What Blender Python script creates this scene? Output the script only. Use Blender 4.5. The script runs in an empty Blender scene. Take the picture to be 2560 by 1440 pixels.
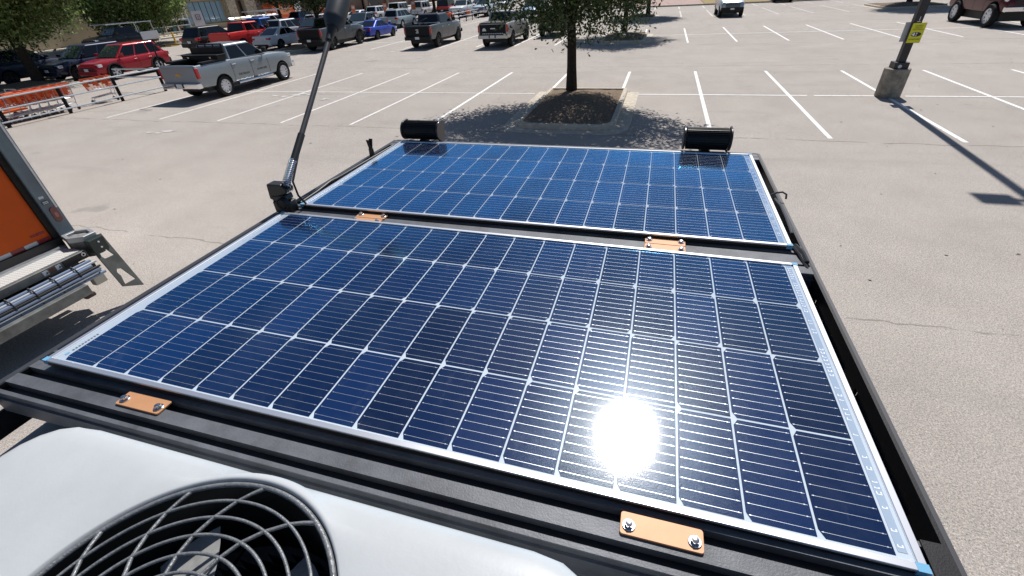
import bpy, bmesh, math, random
from mathutils import Vector, Matrix
import numpy as np
R_ = math.radians
C = bpy.context.scene.collection
S = bpy.context.scene
random.seed(7)

# ------------------------------------------------------------------ camera, world, sun, exposure
CZ = 3.53
cam_d = bpy.data.cameras.new('camera'); cam = bpy.data.objects.new('camera', cam_d); C.objects.link(cam)
cam_d.sensor_width = 36.0; cam_d.lens = 36.0 * 1110.1 / 2560.0
cam_d.clip_start = 0.02; cam_d.clip_end = 1500
rot = Matrix(((0.95917645, -0.11920401, 0.25645845), (0.27843668, 0.55687337, -0.78253758), (-0.04953326, 0.82199906, 0.56733059)))
cam.matrix_world = Matrix.Translation((0, 0, CZ)) @ rot.to_4x4()
S.camera = cam
SUN_EL, SUN_AZ = R_(52.0), R_(3.6)            # azimuth measured from +y towards +x
w = bpy.data.worlds.new('World'); S.world = w; w.use_nodes = True
nt = w.node_tree
sky = nt.nodes.new('ShaderNodeTexSky'); sky.sky_type = 'NISHITA'; sky.sun_disc = False
sky.sun_elevation = SUN_EL; sky.sun_rotation = SUN_AZ; sky.air_density = 1.0; sky.dust_density = 0.6; sky.ozone_density = 3.2
nt.links.new(sky.outputs[0], nt.nodes['Background'].inputs[0]); nt.nodes['Background'].inputs[1].default_value = 0.062
sd = bpy.data.lights.new('sun', 'SUN'); sd.energy = 5.0; sd.angle = R_(0.53); sd.color = (1.0, 0.955, 0.91)
sun = bpy.data.objects.new('sun', sd); C.objects.link(sun)
sdir = Vector((math.sin(SUN_AZ) * math.cos(SUN_EL), math.cos(SUN_AZ) * math.cos(SUN_EL), math.sin(SUN_EL)))
sun.rotation_euler = sdir.to_track_quat('Z', 'Y').to_euler(); sun.location = (0, 0, 30)
S.view_settings.view_transform = 'Standard'; S.view_settings.look = 'None'
S.view_settings.exposure = 0.15; S.view_settings.gamma = 1.0; S.view_settings.use_curve_mapping = False

# ------------------------------------------------------------------ materials
MATS = {}
def nodes_of(name):
    m = bpy.data.materials.new(name); m.use_nodes = True
    t = m.node_tree; return m, t, t.nodes['Principled BSDF']
def ramp(t, stops, src=None):
    n = t.nodes.new('ShaderNodeValToRGB'); e = n.color_ramp.elements
    while len(e) < len(stops): e.new(0.5)
    for i, (p, c) in enumerate(stops):
        e[i].position = p; e[i].color = c if len(c) == 4 else (*c, 1)
    if src: t.links.new(src, n.inputs[0])
    return n
def noise(t, scale, detail=4, rough=0.6, vec=None, kind='ShaderNodeTexNoise'):
    n = t.nodes.new(kind); n.inputs['Scale'].default_value = scale
    if kind == 'ShaderNodeTexNoise': n.inputs['Detail'].default_value = detail; n.inputs['Roughness'].default_value = rough
    if vec: t.links.new(vec, n.inputs['Vector'])
    return n
def objco(t):
    return t.nodes.new('ShaderNodeTexCoord').outputs['Object']
def worldpos(t):
    return t.nodes.new('ShaderNodeNewGeometry').outputs['Position']
def mix(t, fac, a, b, mode='MIX'):
    n = t.nodes.new('ShaderNodeMix'); n.data_type = 'RGBA'; n.blend_type = mode
    for i, v in ((0, fac), (6, a), (7, b)):
        if hasattr(v, 'is_output'): t.links.new(v, n.inputs[i])
        else: n.inputs[i].default_value = v if not isinstance(v, tuple) else (*v[:3], 1)
    return n.outputs[2]
def mat(name, col, rough=0.5, metal=0.0, spec=0.5, coat=0.0, var=None, bump=None, emit=None):
    if name in MATS: return MATS[name]
    m, t, p = nodes_of(name)
    p.inputs['Base Color'].default_value = (*col, 1); p.inputs['Roughness'].default_value = rough
    p.inputs['Metallic'].default_value = metal; p.inputs['Specular IOR Level'].default_value = spec
    p.inputs['Coat Weight'].default_value = coat; p.inputs['Coat Roughness'].default_value = 0.03
    if var:
        n = noise(t, var[0], 5, 0.65, objco(t))
        r = ramp(t, [(0.3, tuple(c * (1 - var[1]) for c in col)), (0.7, tuple(min(1, c * (1 + var[1])) for c in col))], n.outputs[0])
        t.links.new(r.outputs[0], p.inputs['Base Color'])
    if bump:
        n = noise(t, bump[0], 4, 0.6, objco(t)); b = t.nodes.new('ShaderNodeBump')
        b.inputs['Strength'].default_value = bump[1]; b.inputs['Distance'].default_value = 0.01
        t.links.new(n.outputs[0], b.inputs['Height']); t.links.new(b.outputs[0], p.inputs['Normal'])
    MATS[name] = m; return m
def paint(name, col, metal=0.0):
    """car paint: coloured base, clear coat, a film of dust"""
    if name in MATS: return MATS[name]
    m, t, p = nodes_of(name)
    n = noise(t, 3.0, 6, 0.7, objco(t))
    r = ramp(t, [(0.35, col), (0.8, tuple(c * 0.9 + 0.008 for c in col))], n.outputs[0])
    t.links.new(r.outputs[0], p.inputs['Base Color'])
    p.inputs['Roughness'].default_value = 0.38; p.inputs['Metallic'].default_value = metal
    p.inputs['Coat Weight'].default_value = 0.55; p.inputs['Coat Roughness'].default_value = 0.05; p.inputs['Specular IOR Level'].default_value = 0.25
    MATS[name] = m; return m

def m_asphalt():
    m, t, p = nodes_of('asphalt_ground'); pos = worldpos(t)
    big = noise(t, 0.11, 6, 0.62, pos); mid = noise(t, 0.9, 6, 0.65, pos); fine = noise(t, 62, 3, 0.8, pos)
    spk = noise(t, 150, 2, 0.9, pos)
    c1 = ramp(t, [(0.3, (0.365, 0.333, 0.305)), (0.7, (0.450, 0.415, 0.385))], big.outputs[0]).outputs[0]
    c2 = mix(t, 0.28, c1, ramp(t, [(0.3, (0.30, 0.275, 0.255)), (0.62, (0.455, 0.42, 0.39))], mid.outputs[0]).outputs[0])
    c3 = mix(t, 0.75, c2, ramp(t, [(0.34, (0.36, 0.36, 0.36)), (0.5, (0.90, 0.90, 0.90)), (0.68, (1.42, 1.40, 1.37))], fine.outputs[0]).outputs[0], 'MULTIPLY')
    c3 = mix(t, 0.6, c3, ramp(t, [(0.36, (0.22, 0.22, 0.23)), (0.48, (0.93, 0.93, 0.93)), (0.68, (1.7, 1.67, 1.6))], spk.outputs[0]).outputs[0], 'MULTIPLY')
    vo = noise(t, 75, vec=pos, kind='ShaderNodeTexVoronoi')
    c3 = mix(t, 0.55, c3, ramp(t, [(0.0, (0.55, 0.55, 0.56)), (0.25, (0.86, 0.86, 0.86)), (0.75, (1.1, 1.09, 1.07)), (1.0, (1.45, 1.42, 1.36))], vo.outputs['Color']).outputs[0], 'MULTIPLY')
    # tyre wear along the driving lanes and oil drips: stretched noise
    mp = t.nodes.new('ShaderNodeMapping'); mp.inputs['Scale'].default_value = (0.16, 1.3, 1); t.links.new(pos, mp.inputs[0])
    st = noise(t, 0.55, 6, 0.7, mp.outputs[0])
    c4 = mix(t, ramp(t, [(0.56, (0, 0, 0)), (0.74, (0.45, 0.45, 0.45))], st.outputs[0]).outputs[0], c3, (0.24, 0.225, 0.21))
    oil = noise(t, 0.75, 2, 0.5, pos)
    c4 = mix(t, ramp(t, [(0.70, (0, 0, 0)), (0.76, (0.45, 0.45, 0.45))], oil.outputs[0]).outputs[0], c4, (0.17, 0.165, 0.16))
    # paving seams: wobbling lines that run across the lot
    sx = t.nodes.new('ShaderNodeSeparateXYZ'); t.links.new(pos, sx.inputs[0])
    wob = noise(t, 0.5, 5, 0.65, pos)
    def math_(op, a, b):
        n = t.nodes.new('ShaderNodeMath'); n.operation = op
        for i, v in enumerate((a, b)):
            if hasattr(v, 'is_output'): t.links.new(v, n.inputs[i])
            else: n.inputs[i].default_value = v
        return n.outputs[0]
    yy = math_('ADD', sx.outputs[1], math_('MULTIPLY', wob.outputs[0], 0.55))
    acc = None
    for y0, wd in ((12.72, 0.03), (23.75, 0.03), (31.2, 0.04), (43.2, 0.05), (5.4, 0.014)):
        d = math_('ABSOLUTE', math_('SUBTRACT', yy, y0), 0)
        k = math_('LESS_THAN', d, wd)
        acc = k if acc is None else math_('MAXIMUM', acc, k)
    brk = ramp(t, [(0.40, (0, 0, 0)), (0.5, (0.6, 0.6, 0.6))], noise(t, 1.7, 3, 0.6, pos).outputs[0]).outputs[0]
    c5 = mix(t, math_('MULTIPLY', acc, brk), c4, (0.15, 0.135, 0.12))
    t.links.new(c5, p.inputs['Base Color'])
    p.inputs['Roughness'].default_value = 0.9; p.inputs['Specular IOR Level'].default_value = 0.18
    b = t.nodes.new('ShaderNodeBump'); b.inputs['Strength'].default_value = 0.10; b.inputs['Distance'].default_value = 0.004
    t.links.new(fine.outputs[0], b.inputs['Height']); t.links.new(b.outputs[0], p.inputs['Normal'])
    return m
def m_worn(name, col, under, scale=6.0, lo=0.36, hi=0.46, rough=0.75):
    m, t, p = nodes_of(name); pos = worldpos(t)
    n = noise(t, scale, 6, 0.75, pos)
    t.links.new(mix(t, ramp(t, [(lo, (0, 0, 0)), (hi, (1, 1, 1))], n.outputs[0]).outputs[0], under, col), p.inputs['Base Color'])
    p.inputs['Roughness'].default_value = rough; p.inputs['Specular IOR Level'].default_value = 0.2
    return m
def m_leaf(name, cols, tl=0.25):
    m, t, p = nodes_of(name)
    g = t.nodes.new('ShaderNodeNewGeometry')
    r = ramp(t, [(0.0, cols[0]), (0.55, cols[1]), (1.0, cols[2])], g.outputs['Random Per Island'])
    t.links.new(r.outputs[0], p.inputs['Base Color']); p.inputs['Roughness'].default_value = 0.42
    p.inputs['Specular IOR Level'].default_value = 0.4
    tr = t.nodes.new('ShaderNodeBsdfTranslucent'); t.links.new(r.outputs[0], tr.inputs[0])
    mx = t.nodes.new('ShaderNodeMixShader'); mx.inputs[0].default_value = tl
    t.links.new(p.outputs[0], mx.inputs[1]); t.links.new(tr.outputs[0], mx.inputs[2])
    t.links.new(mx.outputs[0], t.nodes['Material Output'].inputs[0])
    return m
def m_cell(name, col, tint=(0.13, 0.56, 1.0)):
    """photovoltaic surface under textured glass: sharp coat plus a broader lobe, dust film and smears"""
    m, t, p = nodes_of(name); pos = worldpos(t)
    dust = noise(t, 7, 6, 0.75, pos); speck = noise(t, 420, 2, 0.9, pos)
    mp = t.nodes.new('ShaderNodeMapping'); mp.inputs['Scale'].default_value = (9, 2.2, 1); mp.inputs['Rotation'].default_value = (0, 0, 0.5)
    t.links.new(pos, mp.inputs[0]); sm = noise(t, 2.4, 7, 0.75, mp.outputs[0])
    f1 = ramp(t, [(0.45, (0.0, 0.0, 0.0)), (0.8, (0.05, 0.05, 0.05))], dust.outputs[0]).outputs[0]
    f2 = ramp(t, [(0.60, (0, 0, 0)), (0.76, (0.09, 0.09, 0.09))], sm.outputs[0]).outputs[0]
    f3 = ramp(t, [(0.73, (0, 0, 0)), (0.80, (0.22, 0.22, 0.22))], speck.outputs[0]).outputs[0]
    f = mix(t, 1.0, mix(t, 1.0, f1, f2, 'ADD'), f3, 'ADD')
    isl = t.nodes.new('ShaderNodeNewGeometry')
    colv = ramp(t, [(0, tuple(c * .62 for c in col)), (1, tuple(c * 1.45 for c in col))], isl.outputs['Random Per Island']).outputs[0]
    t.links.new(mix(t, f, colv, (0.32, 0.33, 0.36)), p.inputs['Base Color'])
    p.inputs['Specular IOR Level'].default_value = 0.10; p.inputs['Specular Tint'].default_value = (0.6, 0.8, 1.0, 1)
    t.links.new(ramp(t, [(0.3, (0.16, 0.16, 0.16)), (0.75, (0.23, 0.23, 0.23))], sm.outputs[0]).outputs[0], p.inputs['Roughness'])
    # anti-reflective film, tinted blue at a glancing angle to stand in for reflected sky
    lw = t.nodes.new('ShaderNodeLayerWeight'); lw.inputs[0].default_value = 0.5
    gl = t.nodes.new('ShaderNodeBsdfGlossy'); gl.inputs['Roughness'].default_value = 0.075
    t.links.new(ramp(t, [(0.22, (1.0, 0.98, 0.94)), (0.5, tint)], lw.outputs['Facing']).outputs[0], gl.inputs['Color'])
    patch = t.nodes.new('ShaderNodeMath'); patch.operation = 'MULTIPLY'
    t.links.new(ramp(t, [(0.32, (0.62, 0.62, 0.62)), (0.68, (1.15, 1.15, 1.15))], noise(t, 3.1, 5, 0.65, pos).outputs[0]).outputs[0], patch.inputs[1])
    mx = t.nodes.new('ShaderNodeMixShader')
    t.links.new(ramp(t, [(0.0, (0.04, 0.04, 0.04)), (0.28, (0.05, 0.05, 0.05)), (0.5, (0.22, 0.22, 0.22)), (0.66, (0.62, 0.62, 0.62)), (0.8, (0.85, 0.85, 0.85))], lw.outputs['Facing']).outputs[0], patch.inputs[0]); t.links.new(patch.outputs[0], mx.inputs[0])
    t.links.new(p.outputs[0], mx.inputs[1]); t.links.new(gl.outputs[0], mx.inputs[2]); t.links.new(mx.outputs[0], t.nodes['Material Output'].inputs[0])
    b = t.nodes.new('ShaderNodeBump'); b.inputs['Strength'].default_value = 0.22; b.inputs['Distance'].default_value = 0.0008
    t.links.new(noise(t, 700, 2, 0.8, pos).outputs[0], b.inputs['Height']); t.links.new(b.outputs[0], p.inputs['Normal'])
    b2 = t.nodes.new('ShaderNodeBump'); b2.inputs['Strength'].default_value = 0.10; b2.inputs['Distance'].default_value = 0.0005
    t.links.new(noise(t, 520, 2, 0.9, pos).outputs[0], b2.inputs['Height']); t.links.new(b2.outputs[0], gl.inputs['Normal'])
    return m

A_ = m_asphalt()
LINE = m_worn('road_paint_white', (0.80, 0.80, 0.78), (0.45, 0.43, 0.41), 9.0, 0.36, 0.47)
LINE_W = m_worn('road_paint_worn', (0.76, 0.75, 0.73), (0.45, 0.43, 0.41), 8.0, 0.35, 0.48)
LINE_OLD = m_worn('road_paint_faded', (0.62, 0.61, 0.58), (0.40, 0.385, 0.365), 4.0, 0.40, 0.56)
KERB = mat('kerb_concrete', (0.52, 0.47, 0.39), 0.9, 0, 0.2, 0, (6, 0.22), (30, 0.3))
MULCH = mat('mulch_soil', (0.19, 0.145, 0.105), 0.95, 0, 0.1, 0, (26, 0.75), (45, 0.9))
CONC = mat('weathered_concrete', (0.27, 0.245, 0.205), 0.92, 0, 0.2, 0, (4.5, 0.5), (25, 0.4))
BARK = mat('bark', (0.042, 0.034, 0.028), 0.95, 0, 0.1, 0, (18, 0.5), (22, 0.9))
BLACKM = mat('black_powder_coat', (0.011, 0.011, 0.013), 0.5, 0, 0.3, 0, (30, 0.3), (400, 0.08))
BARGREY = mat('crossbar_anodised', (0.105, 0.112, 0.125), 0.5, 0.1, 0.3, 0, (9, 0.4), (300, 0.12))
BLACK = mat('black_plastic', (0.012, 0.012, 0.013), 0.45)
RUBBER = mat('tyre_rubber', (0.018, 0.018, 0.019), 0.85, 0, 0.2, 0, (8, 0.3))
SILVER = mat('anodised_aluminium', (0.80, 0.81, 0.83), 0.32, 0.85)
STEEL = mat('stainless_steel', (0.62, 0.62, 0.63), 0.22, 1.0)
CHROME = mat('chrome', (0.8, 0.8, 0.82), 0.08, 1.0)
GALV = mat('galvanised_steel', (0.55, 0.57, 0.60), 0.4, 0.8, 0.5, 0, (12, 0.2))
GLASS = mat('tinted_glass', (0.004, 0.006, 0.009), 0.03, 0, 0.45, 0.0)
WINDSCREEN = mat('windscreen_glass', (0.03, 0.05, 0.055), 0.03, 0, 0.9, 0.6)
REDLENS = mat('red_lens', (0.45, 0.008, 0.01), 0.15, 0, 0.5, 0.6)
CLEARLENS = mat('clear_lens', (0.75, 0.77, 0.80), 0.08, 0.3, 0.6, 0.8)
PLATE = mat('number_plate_white', (0.75, 0.76, 0.78), 0.4)
WHITEP = mat('white_plastic', (0.70, 0.725, 0.745), 0.33, 0, 0.4, 0, (3.0, 0.035), (160, 0.03))
TAN = mat('copper_bracket', (0.50, 0.255, 0.125), 0.5, 0.1, 0.5, 0, (40, 0.06))
BLUECAP = mat('blue_corner_film', (0.16, 0.40, 0.60), 0.35, 0, 0.5, 0.5)

# ------------------------------------------------------------------ mesh builder and object helpers
class MB:
    def __init__(s): s.v = []; s.f = []; s.m = []
    def add(s, vs, fs, mi=0):
        o = len(s.v); s.v += [tuple(v) for v in vs]
        s.f += [tuple(i + o for i in f) for f in fs]; s.m += [mi] * len(fs); return s
    def quad(s, a, b, c, d, mi=0): return s.add([a, b, c, d], [(0, 1, 2, 3)], mi)
    def box(s, x0, x1, y0, y1, z0, z1, mi=0, M=None):
        vs = [(x0, y0, z0), (x1, y0, z0), (x1, y1, z0), (x0, y1, z0), (x0, y0, z1), (x1, y0, z1), (x1, y1, z1), (x0, y1, z1)]
        if M: vs = [tuple(M @ Vector(v)) for v in vs]
        return s.add(vs, [(3, 2, 1, 0), (4, 5, 6, 7), (0, 1, 5, 4), (1, 2, 6, 5), (2, 3, 7, 6), (3, 0, 4, 7)], mi)
    def tube(s, pts, r, n=8, mi=0, caps=True):
        pts = [Vector(p) for p in pts]; rs = r if isinstance(r, (list, tuple)) else [r] * len(pts)
        vs = []; fs = []; up = None
        for i, p in enumerate(pts):
            d = (pts[min(i + 1, len(pts) - 1)] - pts[max(i - 1, 0)]).normalized()
            if up is None: up = d.orthogonal().normalized()
            up = (up - d * up.dot(d)); up = up.normalized() if up.length > 1e-6 else d.orthogonal().normalized()
            q = d.cross(up)
            for k in range(n):
                a = 2 * math.pi * k / n; vs.append(p + (up * math.cos(a) + q * math.sin(a)) * rs[i])
        for i in range(len(pts) - 1):
            for k in range(n):
                k2 = (k + 1) % n; fs.append((i * n + k, i * n + k2, (i + 1) * n + k2, (i + 1) * n + k))
        if caps:
            fs.append(tuple(range(n))[::-1]); fs.append(tuple((len(pts) - 1) * n + k for k in range(n)))
        return s.add(vs, fs, mi)
    def lathe(s, prof, n=24, M=None, mi=0, closed=False):
        """prof: (radius, height) pairs, turned round local z"""
        vs = []; fs = []
        for r, h in prof:
            for k in range(n):
                a = 2 * math.pi * k / n; v = Vector((r * math.cos(a), r * math.sin(a), h)); vs.append(M @ v if M else v)
        L = len(prof)
        for i in range(L if closed else L - 1):
            j = (i + 1) % L
            for k in range(n):
                k2 = (k + 1) % n; fs.append((i * n + k, i * n + k2, j * n + k2, j * n + k))
        if not closed:
            fs.append(tuple(range(n))[::-1]); fs.append(tuple((L - 1) * n + k for k in range(n)))
        return s.add(vs, fs, mi)
    def prism(s, poly, axis, a, b, mi=0, M=None):
        """extrude a 2-D outline along an axis between a and b"""
        def P(u, v, t): return {'x': (t, u, v), 'y': (u, t, v), 'z': (u, v, t)}[axis]
        n = len(poly); vs = [P(u, v, a) for u, v in poly] + [P(u, v, b) for u, v in poly]
        if M: vs = [tuple(M @ Vector(q)) for q in vs]
        fs = [tuple(range(n))[::-1], tuple(range(n, 2 * n))] + [(i, (i + 1) % n, (i + 1) % n + n, i + n) for i in range(n)]
        return s.add(vs, fs, mi)
    def mesh(s, name, mats, smooth=35):
        me = bpy.data.meshes.new(name); me.from_pydata(s.v, [], s.f)
        for mm in (mats if isinstance(mats, (list, tuple)) else [mats]): me.materials.append(mm)
        me.polygons.foreach_set('material_index', s.m)
        b = bmesh.new(); b.from_mesh(me); bmesh.ops.recalc_face_normals(b, faces=b.faces)
        if smooth:
            for e in b.edges: e.smooth = len(e.link_faces) == 2 and e.calc_face_angle(9) < R_(smooth)
            for f in b.faces: f.smooth = True
        b.to_mesh(me); b.free(); me.update(); return me
    def build(s, name, mats, parent=None, smooth=35, bevel=0, seg=2):
        me = s.mesh(name, mats, smooth); o = bpy.data.objects.new(name, me); C.objects.link(o)
        if parent: o.parent = parent
        if bevel:
            bm = o.modifiers.new('bevel', 'BEVEL'); bm.width = bevel; bm.segments = seg; bm.limit_method = 'ANGLE'; bm.angle_limit = R_(40)
        return o
def tag(o, label, cat, group=None):
    o['label'] = label; o['category'] = cat
    if group: o['group'] = group
    return o
def thing(name, label, cat, loc=(0, 0, 0), rz=0, group=None):
    o = bpy.data.objects.new(name, None); C.objects.link(o); o.location = loc; o.rotation_euler = (0, 0, rz)
    o.empty_display_size = 0.2
    return tag(o, label, cat, group)
def struct(o, kind='structure'): o['kind'] = kind; return o
def kids(o): return [c for c in bpy.data.objects if c.parent == o]
def copy_tree(o, parent=None):
    c = o.copy(); C.objects.link(c); c.parent = parent
    for ch in kids(o): copy_tree(ch, c)
    return c
FONT = None
def text_obj(name, body, size, material, parent, M, depth=0.0015, align='CENTER'):
    cu = bpy.data.curves.new(name, 'FONT'); cu.body = body; cu.size = size; cu.align_x = align; cu.align_y = 'CENTER'; cu.extrude = depth
    tmp = bpy.data.objects.new(name, cu); C.objects.link(tmp)
    dg = bpy.context.evaluated_depsgraph_get(); me = bpy.data.meshes.new_from_object(tmp.evaluated_get(dg))
    bpy.data.objects.remove(tmp); bpy.data.curves.remove(cu)
    me.name = name; me.materials.clear(); me.materials.append(material)
    o = bpy.data.objects.new(name, me); C.objects.link(o); o.parent = parent; o.matrix_local = M
    return o
def frame_M(origin, xdir, ydir):
    x = Vector(xdir).normalized(); y = Vector(ydir).normalized(); z = x.cross(y).normalized(); y = z.cross(x)
    return Matrix(((x.x, y.x, z.x, origin[0]), (x.y, y.y, z.y, origin[1]), (x.z, y.z, z.z, origin[2]), (0, 0, 0, 1)))
def arc(cx, cy, r, a0, a1, n):
    return [(cx + r * math.cos(R_(a0 + (a1 - a0) * i / n)), cy + r * math.sin(R_(a0 + (a1 - a0) * i / n))) for i in range(n + 1)]
def rrect(x0, x1, y0, y1, r, n=6):
    return arc(x1 - r, y1 - r, r, 0, 90, n) + arc(x0 + r, y1 - r, r, 90, 180, n) + arc(x0 + r, y0 + r, r, 180, 270, n) + arc(x1 - r, y0 + r, r, 270, 360, n)

# ------------------------------------------------------------------ the parking lot
gx = [-160, -100, -60, -30, -10, 0, 10, 30, 60, 120]; gy = [-40, -10, 0, 10, 20, 40, 70, 120, 220]
mb = MB()
for i in range(len(gx) - 1):
    for j in range(len(gy) - 1): mb.quad((gx[i], gy[j], 0), (gx[i + 1], gy[j], 0), (gx[i + 1], gy[j + 1], 0), (gx[i], gy[j + 1], 0))
struct(mb.build('ground', A_, None, 0))
mb = MB(); old = MB(); wn = MB()
XK = lambda k: 1.53 + 2.703 * k
def vl(b, x, y0, y1, wd=0.055): b.quad((x - wd, y0, 0.004), (x + wd, y0, 0.004), (x + wd, y1, 0.004), (x - wd, y1, 0.004))
def hl(b, y, x0, x1, wd=0.05): b.quad((x0, y - wd, 0.008), (x1, y - wd, 0.008), (x1, y + wd, 0.008), (x0, y + wd, 0.008))
for k in range(-8, 9):
    if k in (-1, -2): vl(mb, XK(k), 17.95, 22.1)
    elif k <= -4: vl(wn, XK(k), 12.65, 22.1, 0.045)
    else: vl(mb, XK(k), 12.65, 22.1)
hl(wn, 17.47, XK(-8), -4.35, 0.04); hl(mb, 17.47, -0.6, 4.75); hl(mb, 17.47, 4.95, 6.65); hl(mb, 17.47, 7.45, XK(8))
for k in range(-10, 11):
    if k in (-1, -2): vl(mb, XK(k), 37.5, 40.6)
    elif k in (-9, -10): vl(old, XK(k), 31.9, 40.6)
    else: vl(mb, XK(k), 31.9, 40.6)
hl(mb, 36.15, -23.5, -4.2, 0.06); hl(mb, 36.15, -0.5, XK(10), 0.06)
for k in range(-9, 12):
    if k in (-1,): continue
    vl(old, XK(k), 50.6, 59.6, 0.07)
hl(old, 55.1, -20, 30, 0.06)
for k in range(-2, 8): vl(old, XK(k), 62.5, 67.4, 0.07)
for k in range(-17, -11): vl(old, XK(k) + 0.6, 16.5, 26.5)
struct(mb.build('parking_lines', LINE, None, 0)); struct(wn.build('worn_parking_lines', LINE_W, None, 0)); struct(old.build('faded_parking_lines', LINE_OLD, None, 0))
# smears of spilled white paint
mb = MB(); rnd = random.Random(3)
for cx, cy, n, s in ((-14.6, 16.9, 9, 0.34), (-12.6, 16.1, 5, 0.2), (1.6, 20.8, 3, 0.12), (-15.5, 11.2, 5, 0.25), (-17.5, 31, 6, 0.5), (-11.7, 28.9, 4, 0.3)):
    for i in range(n):
        x, y = cx + rnd.gauss(0, s * 1.3), cy + rnd.gauss(0, s * 0.5); m = rnd.randint(6, 9)
        mb.add([(x + s * rnd.uniform(.3, .8) * math.cos(2 * math.pi * k / m), y + s * rnd.uniform(.12, .4) * math.sin(2 * math.pi * k / m), 0.0095 + i * 0.0006) for k in range(m)], [tuple(range(m))])
struct(mb.build('paint_spill', LINE_OLD, None, 0))
# fallen leaves and litter: scattered scraps nobody could count
mb = MB()
for i in range(260):
    x, y = rnd.uniform(-14, 14), rnd.uniform(1.8, 26); s = rnd.uniform(0.01, 0.04); a = rnd.uniform(0, 6.3)
    c, d = math.cos(a) * s, math.sin(a) * s
    mb.add([(x + c, y + d, 0.006), (x - d * .45, y + c * .45, 0.006 + s * .25), (x - c, y - d, 0.006), (x + d * .45, y - c * .45, 0.006)], [(0, 1, 2, 3)], 0 if rnd.random() < .85 else 1)
struct(mb.build('leaf_litter', [mat('dead_leaf', (0.16, 0.115, 0.07), 0.8), mat('paper_scrap', (0.75, 0.75, 0.73), 0.7)], None, 0), 'stuff')

# kerbed islands -------------------------------------------------------------------
def island(label, x0, x1, y0, y1, h=0.15, kw=0.16, apron=True, mound=0.22):
    t = thing('planting_island', label, 'planting island', ((x0 + x1) / 2, (y0 + y1) / 2, 0), 0, 'kerbed tree islands in the lot')
    ax, ay = (x1 - x0) / 2, (y1 - y0) / 2; r = min(0.55, ax * .4)
    def ol(ins):
        return arc(ax - 0.12 + 0, ay - 0.12, max(0.12 - ins, .02), 0, 90, 4) + arc(-ax + 0.12, ay - 0.12, max(0.12 - ins, .02), 90, 180, 4) + \
            arc(-ax + r, -ay + r, max(r - ins, .05), 180, 270, 8) + arc(ax - r, -ay + r, max(r - ins, .05), 270, 360, 8)
    def inset(ins): return [(max(-ax + ins, min(ax - ins, x)), max(-ay + ins, min(ay - ins, y))) for x, y in ol(ins)]
    A, A2, B, B2 = inset(0), inset(0.03), inset(kw - 0.02), inset(kw); n = len(A)
    vs = [(*p, 0) for p in A] + [(*p, h - 0.035) for p in A] + [(*p, h) for p in A2] + [(*p, h) for p in B] + [(*p, h - 0.05) for p in B2]
    fs = [(k * n + i, k * n + (i + 1) % n, (k + 1) * n + (i + 1) % n, (k + 1) * n + i) for k in range(4) for i in range(n)]
    mb = MB(); mb.add(vs, fs); mb.build('kerb', KERB, t, 40)
    mb = MB(); g = 16; rr = random.Random(int(x0 * 10)); vs = []
    for i in range(g + 1):
        for j in range(g + 1):
            u, v = i / g * 2 - 1, j / g * 2 - 1
            vs.append((u * (ax - kw + .01), v * (ay - kw + .01), h - 0.045 + mound * max(0, 1 - u * u) * max(0, 1 - v * v) + rr.uniform(-.012, .012)))
    mb.add(vs, [(i * (g + 1) + j, i * (g + 1) + j + 1, (i + 1) * (g + 1) + j + 1, (i + 1) * (g + 1) + j) for i in range(g) for j in range(g)])
    mb.build('mulch_bed', MULCH, t, 60)
    if apron:
        mb = MB()
        for s in (-1, 1):
            a, b = sorted((s * (ax + 0.002), s * (ax + 0.40))); mb.box(a, b, -ay + 0.85, ay - 0.05, -0.05, 0.012)
        yb = -ay - 0.36
        mb.prism([(-ax - 0.40, -ay + 0.84), (-ax - 0.36, -ay + 0.2), (-ax - 0.1, yb + 0.08), (-ax + 0.3, yb), (ax - 0.3, yb), (ax + 0.1, yb + 0.08), (ax + 0.36, -ay + 0.2), (ax + 0.40, -ay + 0.84)], 'z', -0.05, 0.0115)
        mb.build('gutter_apron', KERB, t, 0)
    return t
island('kerbed mulch island just beyond the solar panels, under the nearest tree', -3.84, -0.96, 12.72, 17.85)
island('kerbed island in the second parking row, under the tree behind the nearest one', -3.75, -1.0, 32.2, 37.3)
island('far kerbed island in the third row, behind the two centre trees', -3.6, -0.9, 49.9, 54.6)
island('kerbed island at top right behind the lamp post, shaded by a tree', 18.0, 23.2, 51.6, 57.2, .16, .18)
island('shaded island between white sedan and black pickup', -28.4, -25.9, 31.4, 36.8, .12)
island('mulch island with the big tree at far left, behind the cart corral', -35.2, -32.5, 16.2, 19.9, .12, .16, False)

# far edge of the lot: kerb and reddish planting strip -------------------------------
mb = MB(); mb.box(-8, 46, 67.9, 68.15, 0, 0.16); o = mb.build('kerb_strip', KERB, None, 0); struct(o)
mb = MB(); mb.box(-8, 46, 68.16, 96, -0.1, 0.12); o = mb.build('planting_strip', mat('reddish_gravel', (0.40, 0.30, 0.265), .95, 0, .1, 0, (3, .3)), None, 0); struct(o)
mb = MB(); mb.box(4.5, 46, 68.4, 96, 0.1, 0.16); o = mb.build('dry_grass', mat('dry_grass_tan', (0.30, 0.235, 0.12), .95, 0, .1, 0, (5, .45)), None, 0); struct(o)
mb = MB(); mb.box(-59.9, -55.5, 20, 150, 0, 0.14); o = mb.build('pavement', mat('pavement_concrete', (0.48, 0.44, 0.38), .9, 0, .2, 0, (1.5, .15)), None, 0); struct(o)

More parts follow.
